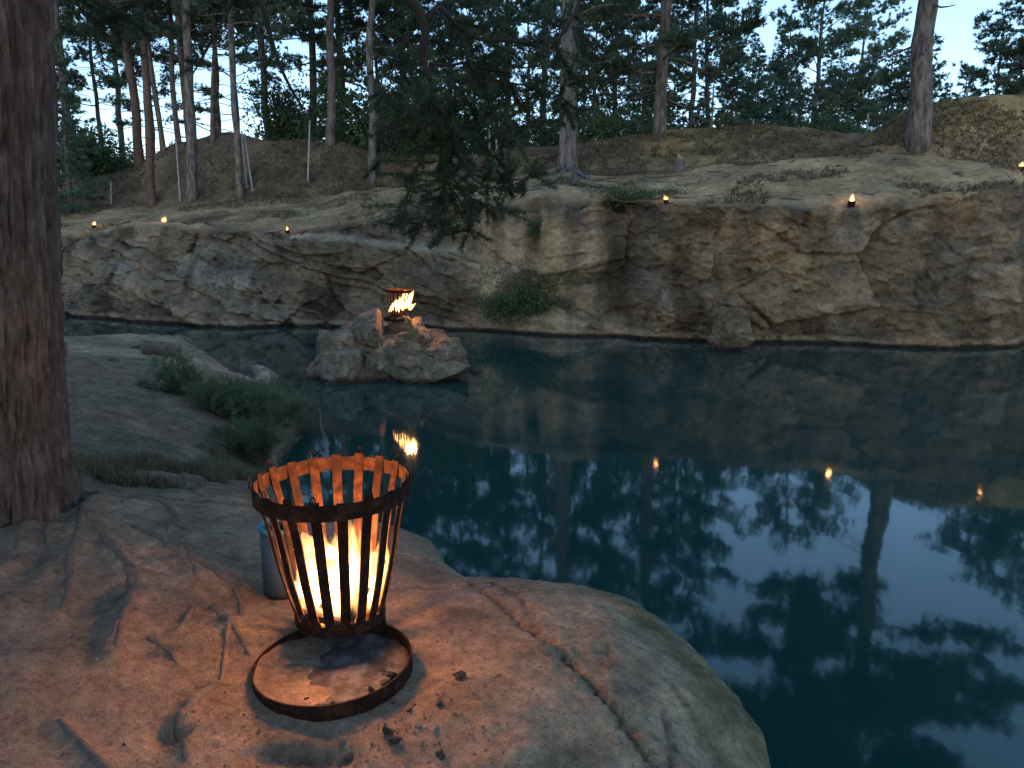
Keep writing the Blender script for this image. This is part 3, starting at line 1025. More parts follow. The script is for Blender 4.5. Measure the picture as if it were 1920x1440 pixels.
def make_pine(seed, H, r0, cb, cr, label='', lean=(0, 0), nl=34, bark='bark_far', needle='pine', tuft_k=16, dead=10, fill=0.35, name='pine_tree', nlen=0.21, nwid=0.046, sub=5, seg=9, low=0.0):
    """tall pine: bare trunk, dead stubs, limbs carrying pads of needles"""
    rng = np.random.default_rng(seed)
    root = thing(name, label, 'tree')
    n = 16
    t = np.linspace(0, 1, n)
    wob = np.cumsum(rng.normal(size=(n, 2)) * 0.012 * H / n * 4, 0)
    wob -= wob[0]
    path = np.c_[lean[0] * t + wob[:, 0], lean[1] * t + wob[:, 1], H * t - 0.25 * (t == 0)]
    rad = r0 * (1 - t) ** 0.75 * 0.95 + 0.02 + r0 * 0.22 * np.exp(-t * H / 0.35)
    tm = MB()
    dense = smooth_path(path, 44)
    tm.add(*bark_trunk(dense, np.interp(np.linspace(0, 1, 44), t, rad), seg, seed, 0.12 * r0))
    cm = MB()

    def at(s):
        return np.array([np.interp(s, t, path[:, k]) for k in range(3)])
    for i in range(dead):
        s = rng.uniform(min(0.12, cb * 0.6), cb * 1.15 + 0.02)
        az = rng.uniform(0, 6.283)
        L_ = rng.uniform(0.3, 1.6)
        b0 = at(s)
        e = b0 + L_ * np.array([math.cos(az), math.sin(az), rng.uniform(-0.35, 0.25)])
        md = 0.5 * (b0 + e) + [0, 0, rng.uniform(-0.12, 0.15) * L_]
        tm.tube(smooth_path([b0, md, e], 5), np.linspace(0.13 * r0, 0.01, 5), 4)
    C, A, Vr = [], [], []
    for i in range(nl):
        s_ = ((i + rng.uniform(0, 1)) / nl) ** 0.85
        s = cb + (1 - cb) * s_ * 0.985
        az = i * 2.4 + rng.normal() * 0.5
        prof = (math.sin(math.pi * (0.16 + 0.80 * s_)) ** 0.7)
        L_ = cr * prof * rng.uniform(0.55, 1.15) + 0.25
        el = math.radians(-8 + 48 * s_ + rng.normal() * 9)
        h = np.array([math.cos(az), math.sin(az), 0])
        b0 = at(s)
        p1 = b0 + h * L_ * 0.4 * math.cos(el) + np.array([0, 0, L_ * 0.4 * math.sin(el) + 0.02 * L_])
        p2 = b0 + h * L_ * 0.75 * math.cos(el) + np.array([0, 0, L_ * 0.75 * math.sin(el) - 0.03 * L_])
        p3 = b0 + h * L_ + np.array([0, 0, L_ * math.sin(el) + 0.06 * L_])
        lp = smooth_path([b0, p1, p2 + rng.normal(size=3) * 0.06 * L_, p3 + rng.normal(size=3) * 0.06 * L_], 8)
        tm.tube(lp, np.linspace(max(0.02, 0.28 * r0 * (1 - 0.6 * s_)), 0.008, 8), 5)
        bv = rng.uniform(0.15, 0.85)
        side = np.cross(h, [0, 0, 1])
        ns = max(2, int(sub * L_ / 1.6 + 1))
        for q in np.r_[rng.uniform(fill, 1, ns), 1.0]:
            o = np.array([np.interp(q * 7, np.arange(8), lp[:, k]) for k in range(3)])
            dr = norm(h * rng.uniform(0.3, 1) + side * rng.normal() * 0.9 + np.array([0, 0, rng.uniform(0.0, 0.6)]))
            sl_ = rng.uniform(0.35, 0.75) * min(1.0, 0.35 + 0.35 * L_)
            tm.tube(np.array([o, o + dr * sl_ * 0.5, o + dr * sl_]), [0.014, 0.009, 0.004], 3, False)
            nt = rng.integers(6, 11)
            u_ = rng.uniform(0.25, 1.1, (nt, 1))
            cc = o + dr * sl_ * u_ + rng.normal(size=(nt, 3)) * np.array([0.16, 0.16, 0.09])
            C.append(cc)
            A.append(np.repeat((dr + [0, 0, 0.55])[None], nt, 0))
            Vr.append(np.clip(bv + rng.normal(size=nt) * 0.16 + 0.10, 0, 1))
    tufts(cm, np.concatenate(C), np.concatenate(A), rng, tuft_k, nlen, nwid, 0.75, np.concatenate(Vr))
    tm.build('trunk', M[bark], root)
    cm.build('crown', M[needle], root, smooth=False)
    return root


def make_spruce(seed, H, r0, cr, label='', nl=80, name='spruce_tree', needle='spruce', k=9, open_=1.0):
    rng = np.random.default_rng(seed)
    root = thing(name, label, 'tree')
    tm, cm = MB(), MB()
    path = np.c_[np.zeros(10), np.zeros(10), np.linspace(-0.2, H, 10)]
    tm.tube(path, np.linspace(r0, 0.015, 10), 7)
    C, A, Vr = [], [], []
    for i in range(nl):
        s = 0.04 + 0.95 * (i + rng.uniform(0, 1)) / nl
        az = i * 2.4 + rng.normal() * 0.4
        L_ = (cr * (1 - s) ** 0.8 + 0.1) * rng.uniform(0.65, 1.12)
        h = np.array([math.cos(az), math.sin(az), 0])
        b0 = np.array([0, 0, s * H])
        droop = -0.32 + 0.6 * s
        lp = smooth_path([b0, b0 + h * L_ * 0.55 + [0, 0, droop * L_ * 0.55], b0 + h * L_ + [0, 0, droop * L_ * 0.8 + 0.08 * L_]], 6)
        tm.tube(lp, np.linspace(0.022, 0.006, 6), 4, False)
        nt = max(5, int(17 * L_ * open_))
        q = rng.uniform(0.15, 1.03, nt)
        side = np.cross(h, [0, 0, 1])
        o = np.stack([np.interp(q * 5, np.arange(6), lp[:, kk]) for kk in range(3)], -1)
        lat = rng.normal(size=(nt, 1)) * 0.26 * (1.15 - q[:, None]) * L_ + rng.normal(size=(nt, 1)) * 0.05
        C.append(o + side * lat + np.c_[np.zeros((nt, 2)), -0.25 * np.abs(lat)] + rng.normal(size=(nt, 3)) * 0.04)
        A.append(norm(h + side * np.sign(lat) * 0.8 + np.array([0, 0, -0.15])))
        Vr.append(np.clip(rng.uniform(0.1, 0.8) + rng.normal(size=nt) * 0.15, 0, 1))
    tufts(cm, np.concatenate(C), np.concatenate(A), rng, k, 0.22, 0.055, 0.65, np.concatenate(Vr))
    tm.build('trunk', M['bark_far'], root)
    cm.build('crown', M[needle], root, smooth=False)
    return root


def make_leafy(seed, size, label, name='bush', cat='bush', mat='leaf', n=260, k=16, leaf=0.035, blob=0.12, stems=9, clump=0.25, hollow=0.45, group=None, blades=False):
    """shrub: stems fanning out of the base, leaves in clumps at their ends"""
    rng = np.random.default_rng(seed)
    root = thing(name, label, cat, group=group)
    sx, sy, sz = size
    tm, cm = MB(), MB()
    lob = rng.normal(size=(stems, 3)) * [0.5, 0.5, 0.25] + [0, 0, 0.55]
    C, Vr = [], []
    for s in lob:
        e = s * [sx * 0.5, sy * 0.5, sz]
        e[2] = max(0.25 * sz, min(e[2], sz))
        base = np.array([s[0] * 0.08 * sx, s[1] * 0.08 * sy, -0.05])
        pth = smooth_path([base, base * 0.5 + e * 0.45 + [0, 0, 0.15 * sz], e], 7)
        tm.tube(pth, np.linspace(0.018, 0.004, 7) * max(0.6, sz), 5)
        m_ = n // stems
        u = rng.uniform(hollow, 1.08, m_)
        o = np.stack([np.interp(u * 6, np.arange(7), pth[:, q]) for q in range(3)], -1)
        C.append(o + rng.normal(size=(m_, 3)) * clump * np.array([sx, sy, sz]) * 0.5)
        Vr.append(np.clip(rng.uniform(0.2, 0.8) + rng.normal(size=m_) * 0.15, 0, 1))
    C = np.concatenate(C)
    C[:, 2] = np.maximum(C[:, 2], 0.02)
    if blades:
        tufts(cm, C, norm(C - np.array([0, 0, -0.3 * sz]) * 1.0 + [0, 0, 0.4]), rng, k, leaf * 6, leaf * 0.42, 0.55, np.concatenate(Vr))
    else:
        leaves(cm, C, rng, k, leaf, np.concatenate(Vr), blob)
    tm.build('stem', M['bark_dark'], root)
    cm.build('foliage', M[mat], root, smooth=False)
    return root


def lean_of(base, px_top, py_top):
    """how far a trunk that shows at this upper place leans, per metre of height"""
    q = Py(px_top, py_top, base[1])
    h = q[2] - base[2]
    return (q[0] - base[0]) / h


def put(o, p, rz=0.0, s=1.0):
    o.location = [float(q) for q in p]
    o.rotation_euler = (0, 0, rz)
    o.scale = (s, s, s)
    return o


# --- pines standing on the cliff top in front of the wood (base x, base y, upper x, upper y, trunk width px, height, crown base, crown radius)
front = [
    (262, 310, 235, 40, 17, 15, 0.42, 2.6, 'bark_red', 'leftmost tall pine trunk leaning left beside the dark spruce'),
    (286, 384, 262, 40, 15, 14, 0.46, 2.4, 'bark_red', 'slim reddish pine standing in front of the bare mound at its left foot'),
    (306, 285, 286, 60, 9, 13, 0.40, 2.0, 'bark_far', 'thin pine on the left slope of the bare mound'),
    (336, 262, 322, 110, 9, 12, 0.40, 1.9, 'bark_far', 'thin leaning pine on top of the mound beside the sky gap'),
    (358, 376, 345, 0, 19, 17, 0.44, 2.8, 'bark_far', 'thickest pine in front of the bare mound, straight trunk'),
    (398, 262, 401, 120, 8, 12, 0.38, 1.9, 'bark_far', 'slender upright pine behind the top of the mound'),
    (451, 371, 430, 60, 12, 14, 0.45, 2.3, 'bark_far', 'slim pale pine beside the two leaning poles'),
    (617, 272, 614, 0, 16, 16, 0.36, 2.7, 'bark_far', 'pine with dark trunk behind the pole right of the mound'),
    (697, 342, 688, 0, 14, 16, 0.46, 2.5, 'bark_far', 'pale grey pine trunk left of the hanging branch'),
    (1064, 318, 1073, 0, 35, 17, 0.34, 3.0, 'bark_far', 'big grey pine with spreading roots at the middle of the cliff top'),
    (1238, 250, 1250, 0, 23, 15, 0.09, 3.2, 'bark_far', 'bushy low branched pine on the ridge right of the big rooted pine'),
    (1722, 268, 1737, 0, 42, 17, 0.31, 4.2, 'bark_far', 'large solitary pine with grey trunk at the foot of the right hill'),
]
for i, (bx, by, tx, ty, wpx, H, cb, cr, bk, lab) in enumerate(front):
    p = far_base(bx, by)
    dpt = p[1] * CP - (p[2] - CAM_H) * SP
    r0 = wpx / FPX * dpt * 0.5 * 0.93
    ln = lean_of(p, tx, ty)
    o = make_pine(500 + i, H, r0, cb * 0.8, cr * 1.1, lab, (ln * H, 0.0), nl=110 if cr > 4 else 60 if cr > 3 else 40, bark=bk, dead=16 if cb > 0.37 else 8, seg=14 if wpx > 20 else 9, sub=11 if cr > 4 else 6, fill=0.2 if cr > 4 else 0.35, tuft_k=22 if cr > 4 else 16, nlen=0.25 if cr > 4 else 0.21)
    put(o, p - [0, 0, 0.05])
    o['group'] = 'pines on the cliff top'

# --- the wood behind the crest
protoP = [make_pine(600, 13, 0.17, 0.22, 3.0, nl=56, dead=8), make_pine(601, 15, 0.19, 0.30, 3.2, nl=56, dead=14), make_pine(602, 11, 0.14, 0.08, 2.7, nl=50, dead=3), make_pine(603, 14, 0.15, 0.46, 2.5, nl=34, dead=14, bark='bark_red'), make_pine(604, 14, 0.13, 0.40, 2.2, nl=28, dead=18)]
protoS = [make_spruce(620, 10, 0.14, 2.3, nl=95), make_spruce(621, 8, 0.12, 1.9, nl=80), make_spruce(622, 12, 0.15, 2.5, nl=110, open_=0.8)]
rng = np.random.default_rng(7)
wood = []  # (kind, proto, px, Y, scale)
for px, Yd, k, s in [  # left, thin wood with sky between
    (150, 38, 4, 1.4), (205, 46, 4, 1.05), (246, 50, 4, 1.5), (300, 48, 4, 0.9), (455, 46, 4, 1.05), (378, 40, 3, 1.4), (418, 48, 4, 1.5), (508, 36, 4, 1.3), (588, 40, 3, 1.35),
        (650, 34, 1, 1.0), (722, 33, 2, 0.78), (758, 38, 3, 1.2), (800, 34, 2, 0.74), (845, 44, 4, 1.2), (905, 36, 0, 0.72), (955, 44, 4, 1.35), (985, 33, 2, 0.7), (1020, 38, 4, 1.3), (1110, 34, 2, 0.72), (1150, 40, 4, 1.2), (1195, 35, 2, 0.8), (1290, 36, 4, 1.0), (1325, 40, 0, 0.9),
        (60, 40, 1, 1.0), (-60, 38, 0, 1.0), (2080, 36, 2, 1.0)]:
    wood.append(('pine', k, px, Yd, s))
# right: the tops of these trees show, so each gets the height of its tip
for kd, px, Yd, k, tip in [('spruce', 1392, 45, 2, 85), ('spruce', 1435, 47, 0, 110), ('spruce', 1528, 45, 2, 95), ('spruce', 1585, 44, 0, 130), ('spruce', 1672, 45, 2, 100), ('spruce', 1752, 46, 0, 150), ('spruce', 1362, 37, 0, 25), ('spruce', 1412, 33, 0, 62), ('spruce', 1448, 41, 1, 40), ('spruce', 1476, 34, 1, 150), ('pine', 1512, 44, 2, -70), ('spruce', 1545, 38, 1, 120), ('pine', 1572, 36, 2, 150), ('pine', 1598, 47, 4, -60), ('spruce', 1618, 33, 1, 165), ('spruce', 1644, 41, 0, 60),
                           ('pine', 1668, 38, 2, 110), ('spruce', 1703, 36, 1, 70), ('spruce', 1782, 35, 1, 125), ('spruce', 1840, 37, 0, 8), ('spruce', 1884, 42, 1, 40), ('pine', 1908, 34, 2, -80), ('spruce', 1935, 38, 0, 10), ('pine', 1985, 32, 1, -150)]:
    bz = far_at(px, Yd)[2]
    hgt = Py(px, tip, Yd)[2] - bz
    wood.append((kd, k, px, Yd, hgt / ({0: 13, 1: 15, 2: 11, 3: 14, 4: 14} if kd == 'pine' else {0: 10, 1: 8, 2: 12})[k]))
for px, Yd, k, s in [(630, 40, 0, 0.95), (780, 31, 1, 0.7), (830, 37, 0, 0.8), (930, 31, 1, 0.75), (1090, 40, 0, 0.9), (1175, 44, 2, 0.8), (1225, 38, 0, 0.7), (1310, 46, 1, 0.9),
                     (135, 27, 1, 0.72), (2040, 40, 0, 1.0), (562, 50, 0, 0.75)]:
    wood.append(('spruce', k, px, Yd, s))
areas = [(-999, 115, 'beyond the big near trunk at the far left'), (115, 300, 'left of the bare mound'), (300, 480, 'behind the bare mound'), (480, 640, 'between the mound and the grey pine trunk'), (640, 780, 'just right of the grey pine trunk'),
         (780, 930, 'behind the hanging branch'), (930, 1070, 'left of the big rooted pine'), (1070, 1240, 'between the rooted pine and the bushy ridge pine'), (1240, 1400, 'right of the bushy ridge pine'),
         (1400, 1550, 'above the middle of the ridge'), (1550, 1725, 'left of the solitary right pine'), (1725, 1860, 'right of the solitary pine on the grassy hill'), (1860, 2999, 'at the far right above the grassy hill')]
ords = ['first', 'second', 'third', 'fourth', 'fifth', 'sixth', 'seventh']
used = set()
bucket = {}
for it in wood:
    for a0, a1, nm in areas:
        if a0 <= it[2] < a1:
            bucket.setdefault((it[0], nm), []).append(it)
for (kind, nm), lst in bucket.items():
    lst.sort(key=lambda q: q[2])
    for n_, (kd, k, px, Yd, s) in enumerate(lst):
        p = far_at(px, Yd) - np.array([0, 0, 0.1])
        adj = 'background pine' if kind == 'pine' else 'background spruce'
        lab = ('only ' + adj if len(lst) == 1 else '%s %s from the left' % (ords[n_], adj)) + ' ' + nm
        pr = (protoP if kind == 'pine' else protoS)[k]
        ss = s * rng.uniform(0.94, 1.06)
        tf = dict(loc=p, rot=(rng.normal() * 0.015, rng.normal() * 0.015, rng.uniform(0, 6.28)), scale=(ss, ss, ss * rng.uniform(0.95, 1.05)))
        if id(pr) in used:
            dup(pr, label=lab, group='trees of the wood behind the quarry', **tf)
        else:
            used.add(id(pr))
            pr.location = [float(q) for q in p]; pr.rotation_euler = tf['rot']; pr.scale = tf['scale']
            pr['label'] = lab; pr['group'] = 'trees of the wood behind the quarry'

# --- the wood goes on behind and beside the viewpoint and keeps the low sky off the near bank
for i, (x, y, k, s) in enumerate([(-7.5, 3.0, 0, 1.0), (-6, -4, 1, 0.9), (-3.2, -6.5, 2, 1.1), (0.2, -5.5, 0, 0.9), (4.6, -9.0, 1, 0.8), (-9.5, -8, 2, 1.1)]):
    z = near_h(np.array([[x, y]]))[0][0] if x < 1.2 and x > -14 and y > -4.8 else 1.2
    dup(protoP[k], loc=(x, y, z - 0.1), rot=(0, 0, i * 1.3), scale=(s, s, s), label='pine of the near wood standing behind the viewpoint', group='pines of the near wood')

# --- bushes and undergrowth behind the crest
for i, (px, Yd, sz, mt, lab) in enumerate([
    (548, 31, (2.5, 2.2, 3.2), 'leaf', 'round dark leafy bush right of the bare mound'),
    (480, 38, (4.2, 2.5, 2.6), 'leaf_yellow', 'yellowish bush showing over the right shoulder of the mound'),
    (232, 34, (3.4, 2.5, 2.3), 'leaf_yellow', 'yellow green bush between the two leftmost pine trunks'),
    (165, 31, (3.2, 2.5, 2.6), 'leaf', 'low dark bush right of the big near trunk'),
    (720, 29, (4.2, 2.4, 3.2), 'leaf', 'dark thicket behind the grey pine trunk'),
    (820, 28, (3.8, 2.2, 2.6), 'leaf', 'dark thicket behind the hanging branch sprays'),
    (960, 30, (4.2, 2.2, 2.6), 'leaf', 'dark undergrowth left of the rooted pine'),
    (1150, 29, (4.4, 2.2, 2.2), 'leaf', 'dark undergrowth right of the rooted pine'),
    (1370, 31, (4.6, 2.2, 2.0), 'leaf', 'low undergrowth on the ridge right of the bushy pine'),
    (1550, 29, (4.6, 2.2, 1.9), 'leaf', 'low undergrowth in the dip of the ridge'),
]):
    o = make_leafy(700 + i, sz, lab, mat=mt, n=520, k=22, leaf=0.075, blob=0.17, stems=16, clump=0.34, hollow=0.25)
    o['group'] = 'bushes behind the cliff top'
    put(o, far_at(px, Yd) - [0, 0, 0.1])

# --- bushes on the cliff
o = make_leafy(720, (3.3, 1.0, 1.05), 'dark green shrub growing at the water line below the pale cliff wall', name='shrub', mat='leaf', n=620, k=20, leaf=0.035, blob=0.08, stems=15, clump=0.26, hollow=0.2)
put(o, Pz(1035, 602, 0.22) - [0, 0.15, 0.0])
o = make_leafy(721, (1.5, 0.7, 0.35), 'low dark juniper mat on the cliff edge above the recessed corner', name='shrub', mat='leaf', n=160, k=18, leaf=0.03, blob=0.07, stems=9, clump=0.3, hollow=0.2)
put(o, far_base(1188, 380))
o = make_leafy(722, (0.42, 0.25, 0.45), 'small dark plant clinging to the pale cliff wall', name='shrub', mat='leaf', n=60, k=16, leaf=0.028, blob=0.05, stems=6, clump=0.3, hollow=0.2)
c_ = int(np.argmin(abs(cols - 1000)))
r_ = int(np.argmin(abs(_FPY[:NF, c_] - 442)))
put(o, FAR[r_, c_] - [0, 0.04, 0.0])

# --- green shrub and plants on the near bank
for i, (px, py, z, sz, n, lab) in enumerate([
    (430, 775, 0.45, (1.4, 1.05, 0.42), 480, 'large feathery green shrub on the left bank'),
    (520, 792, 0.15, (0.75, 0.85, 0.36), 240, 'light green shrub overhanging the water at the bank'),
    (335, 735, 0.6, (0.8, 0.7, 0.45), 160, 'small dark shrub left of the large feathery one'),
    (465, 850, 0.35, (0.7, 0.9, 0.35), 170, 'low shrub on the bank just behind the fire basket')]):
    o = make_leafy(740 + i, sz, lab, name='shrub', mat='shrub', n=n * 2, k=16, leaf=0.017, blob=0.06, stems=26, clump=0.22, hollow=0.10, group='shrubs on the near bank', blades=True)
    put(o, near_pt(px, py, z) - [0, 0, 0.02])

# grass on the slope behind the roots
rg = np.random.default_rng(31)
gm_ = MB()
cnt = 0
reg = np.array([Pz(x, y, z)[:2] for x, y, z in [(120, 925, 1.05), (200, 930, 1.05), (330, 938, .9), (490, 945, .6), (500, 870, .2), (470, 830, .3), (380, 800, .5), (420, 860, .5), (300, 880, .8), (180, 870, .95), (120, 880, 1.05)]])
lo_, hi_ = reg.min(0), reg.max(0)
QQ = rg.uniform(lo_, hi_, (9000, 2))
QQ = QQ[(sdist(QQ, reg) > -0.05) & (fbm(np.c_[QQ, QQ[:, 0]] * 2.2, 3, 5) > 0.08)]
hh, _ = near_h(QQ)
PP = np.c_[QQ, hh]
tufts(gm_, PP, np.repeat([[0, 0, 1.0]], len(PP), 0), rg, 6, 0.11, 0.007, 0.45)
gr_ = gm_.build('grass', M['grass'], None, False)
gr_['kind'] = 'stuff'

# ------------------------------------------------------------------ the big pine at the left
TB = near_pt(-8, 955, 1.22)
pine = thing('pine_tree', 'massive near pine trunk with furrowed bark at the left edge of the view', 'tree', TB)
n = 420
zz = np.concatenate([np.linspace(-0.3, 4.0, 300), np.linspace(4.05, 15, 120)])
segs = 280
th = np.linspace(0, 2 * np.pi, segs, endpoint=False)
TH, ZZ = np.meshgrid(th, zz)
rad = np.interp(ZZ, [-0.3, 0, 0.3, 1.0, 3, 8, 15], [0.305, 0.295, 0.282, 0.275, 0.266, 0.2, 0.03])
flare = np.exp(-np.maximum(ZZ, 0) / 0.28)
for az, am in ((-0.35, 0.07), (0.5, 0.06), (-1.3, 0.10), (-2.2, 0.10), (1.6, 0.1), (2.6, 0.12)):
    rad = rad + am * flare * np.exp(-((np.angle(np.exp(1j * (TH - az)))) / 0.22) ** 2)
pc = np.stack([np.cos(TH) * 2.1, np.sin(TH) * 2.1, ZZ * 1.1], -1)
w1, w2, wid = worley(pc * np.array([5.0, 5.0, 1.7]) + 0.45 * np.stack([fbm(pc * 2, 3, 3)] * 3, -1), 5)
v1, v2, vid = worley(pc * np.array([12, 12, 5.5]) + 0.3 * np.stack([fbm(pc * 5, 2, 13)] * 3, -1), 15)
fis = np.clip((w2 - w1) / 0.22, 0, 1)
rad = rad + np.where(ZZ < 6, 1, 0.3) * (0.030 * fis - 0.02 + 0.012 * (wid - 0.5) + 0.010 * np.clip((v2 - v1) / 0.3, 0, 1) + 0.010 * (vid - 0.5) + 0.014 * fbm(pc * np.array([11, 11, 4]), 5, 8))
lean_x = np.interp(ZZ, [0, 3, 15], [0, 0.27, 0.5])
TV = np.stack([lean_x + rad * np.cos(TH), rad * np.sin(TH), ZZ], -1).reshape(-1, 3)
i_ = np.arange(n - 1)[:, None] * segs
j_ = np.arange(segs)[None, :]
j2 = (j_ + 1) % segs
TF = np.stack([i_ + j_, i_ + j2, i_ + segs + j2, i_ + segs + j_], -1).reshape(-1, 4)
link(bpy.data.objects.new('trunk', mesh_np('trunk', TV, TF, M['bark'], True)), pine)

# limbs and needles of its crown, overhead and out over the water
rg = np.random.default_rng(77)
lm, cm = MB(), MB()
C, A, Vr = [], [], []
for i in range(46):
    s = (i + rg.uniform()) / 46
    h0 = 6.2 + 8.6 * s
    az = i * 2.4 + rg.normal() * 0.3
    L_ = (4.6 * math.sin(math.pi * (0.3 + 0.66 * s)) ** 0.8) * rg.uniform(0.65, 1.1)
    h = np.array([math.cos(az), math.sin(az), 0])
    b0 = np.array([0.3 + 0.2 * h0 / 15, 0, h0])
    lp = smooth_path([b0, b0 + h * L_ * 0.5 + [0, 0, 0.12 * L_], b0 + h * L_ + [0, 0, 0.1 * L_ * (s * 4 - 1)]], 9)
    lm.tube(lp, np.linspace(0.075 * (1 - 0.6 * s), 0.012, 9), 6)
    side = np.cross(h, [0, 0, 1])
    for q in np.r_[rg.uniform(0.3, 1, int(4 * L_)), 1.0]:
        o = np.array([np.interp(q * 8, np.arange(9), lp[:, k]) for k in range(3)])
        dr = norm(h * rg.uniform(0.3, 1) + side * rg.normal() * 0.9 + np.array([0, 0, rg.uniform(-0.1, 0.5)]))
        sl_ = rg.uniform(0.5, 1.1)
        lm.tube(np.array([o, o + dr * sl_]), [0.014, 0.004], 3, False)
        nt = rg.integers(8, 13)
        C.append(o + dr * sl_ * rg.uniform(0.25, 1.1, (nt, 1)) + rg.normal(size=(nt, 3)) * 0.15)
        A.append(np.repeat((dr + [0, 0, 0.4])[None], nt, 0))
        Vr.append(rg.uniform(0.1, 0.9, nt))
tufts(cm, np.concatenate(C), np.concatenate(A), rg, 16, 0.2, 0.03, 0.75, np.concatenate(Vr))
lm.build('limb', M['bark_dark'], pine)
cm.build('crown', M['pine_near'], pine, False)

# the bough that hangs into the view (distances along it vary between 6 and 8 m)
hb, hn = MB(), MB()


def loc3(px, py, Yd):
    return Py(px, py, Yd) - TB


def bough(pts, r0, r1, nn=24):
    p = smooth_path([loc3(*q) for q in pts], nn)
    hb.tube(p, np.linspace(r0, r1, nn), 7)
    return p


start = np.array([0.35, 0, 7.4])
b_main = smooth_path([start, [1.6, 1.2, 7.2], loc3(690, -220, 6.6), loc3(745, -40, 6.7), loc3(785, 22, 6.8), loc3(797, 60, 6.8), loc3(792, 105, 6.85), loc3(806, 150, 6.9)], 50)
hb.tube(b_main, np.r_[np.linspace(0.07, 0.05, 25), np.linspace(0.05, 0.02, 25)], 8)
paths = []
paths.append(bough([(800, 40, 6.8), (822, 12, 6.8), (850, 40, 6.9), (895, 72, 7.0), (960, 76, 7.0), (1035, 80, 7.1), (1075, 30, 7.1), (1100, -40, 7.2)], 0.022, 0.012))
paths.append(bough([(806, 118, 6.9), (840, 122, 7.0), (880, 118, 7.0), (930, 125, 7.1)], 0.016, 0.006))
paths.append(bough([(475, -60, 6.2), (500, 40, 6.3), (520, 110, 6.4), (545, 165, 6.4), (570, 205, 6.5)], 0.022, 0.008))
paths.append(bough([(440, -20, 6.2), (428, 20, 6.3), (400, 70, 6.3), (378, 110, 6.4), (362, 138, 6.4)], 0.016, 0.006))
hang = [
    [(75, -60, 4.6), (130, -20, 4.9), (190, 8, 5.2), (235, 28, 5.4), (268, 22, 5.5)],
    [(130, -20, 4.9), (160, 30, 5.0), (190, 52, 5.1)],
    [(850, 130, 7.0), (855, 200, 7.0), (850, 280, 7.0)],
    [(770, 60, 6.9), (740, 120, 6.9), (725, 190, 6.9)],
    [(880, 118, 7.0), (930, 150, 7.1), (985, 160, 7.1), (1040, 175, 7.2), (1085, 205, 7.2)],
    [(806, 150, 6.9), (800, 220, 6.8), (790, 290, 6.8), (770, 345, 6.7), (758, 400, 6.7)],
    [(806, 150, 6.9), (820, 230, 7.0), (830, 310, 6.9), (835, 380, 6.9), (832, 445, 6.8)],
    [(815, 180, 6.9), (850, 250, 6.8), (870, 310, 6.8), (900, 345, 6.7), (940, 352, 6.7), (980, 338, 6.7), (1008, 310, 6.7)],
    [(835, 300, 6.9), (860, 350, 6.8), (890, 375, 6.8), (935, 392, 6.7)],
    [(832, 360, 6.9), (800, 400, 6.9), (790, 430, 6.9)],
    [(930, 125, 7.1), (980, 190, 7.1), (1000, 240, 7.1)],
    [(880, 118, 7.0), (920, 200, 7.0), (940, 260, 6.9), (930, 300, 6.9)],
    [(800, 200, 6.9), (760, 220, 6.9), (735, 262, 6.9), (720, 300, 6.9)],
    [(1035, 80, 7.1), (1060, 130, 7.2), (1050, 190, 7.2)],
    [(850, 130, 7.0), (880, 200, 7.2), (900, 250, 7.2)],
    [(830, 330, 6.9), (870, 390, 6.9), (880, 430, 6.9)],
]
C, A, Vr = [], [], []
rg = np.random.default_rng(99)


def spray(p, dens, side=0.2, start_=0.15):
    seglen = np.linalg.norm(np.diff(p, axis=0), axis=1).sum()
    nn = len(p)
    for _ in range(int(dens * seglen)):
        q = rg.uniform(start_, 1)
        o = np.array([np.interp(q * (nn - 1), np.arange(nn), p[:, k]) for k in range(3)])
        d = norm(np.array([np.interp(min(q + 0.06, 1.0) * (nn - 1), np.arange(nn), p[:, k]) for k in range(3)]) - o + 1e-4)
        dr = norm(d * 0.5 + rg.normal(size=3) * 0.8 + np.array([0, 0, -0.05]))
        L_ = side * rg.uniform(0.4, 1.3)
        hb.tube(np.array([o, o + dr * L_]), [0.005, 0.0025], 3, False)
        nt = 5
        C.append(o + dr * L_ * np.linspace(0.35, 1.0, nt)[:, None])
        A.append(np.repeat((dr * 1.0 + [0, 0, 0.15])[None], nt, 0))
        Vr.append(np.full(nt, rg.uniform(0, 0.9)))


for hpts in hang:
    p = bough(hpts, 0.011, 0.004, 18)
    spray(p, 34, 0.27, 0.05)
for p in paths[:2]:
    spray(p, 22, 0.30, 0.25)
for p in paths[2:]:
    spray(p, 4, 0.18, 0.6)
tufts(hn, np.concatenate(C), np.concatenate(A), rg, 24, 0.066, 0.0066, 0.8, np.concatenate(Vr))
b1 = hb.build('hanging_branch', M['bark_dark'], pine)
hn.build('needles', M['pine_near'], b1, False)

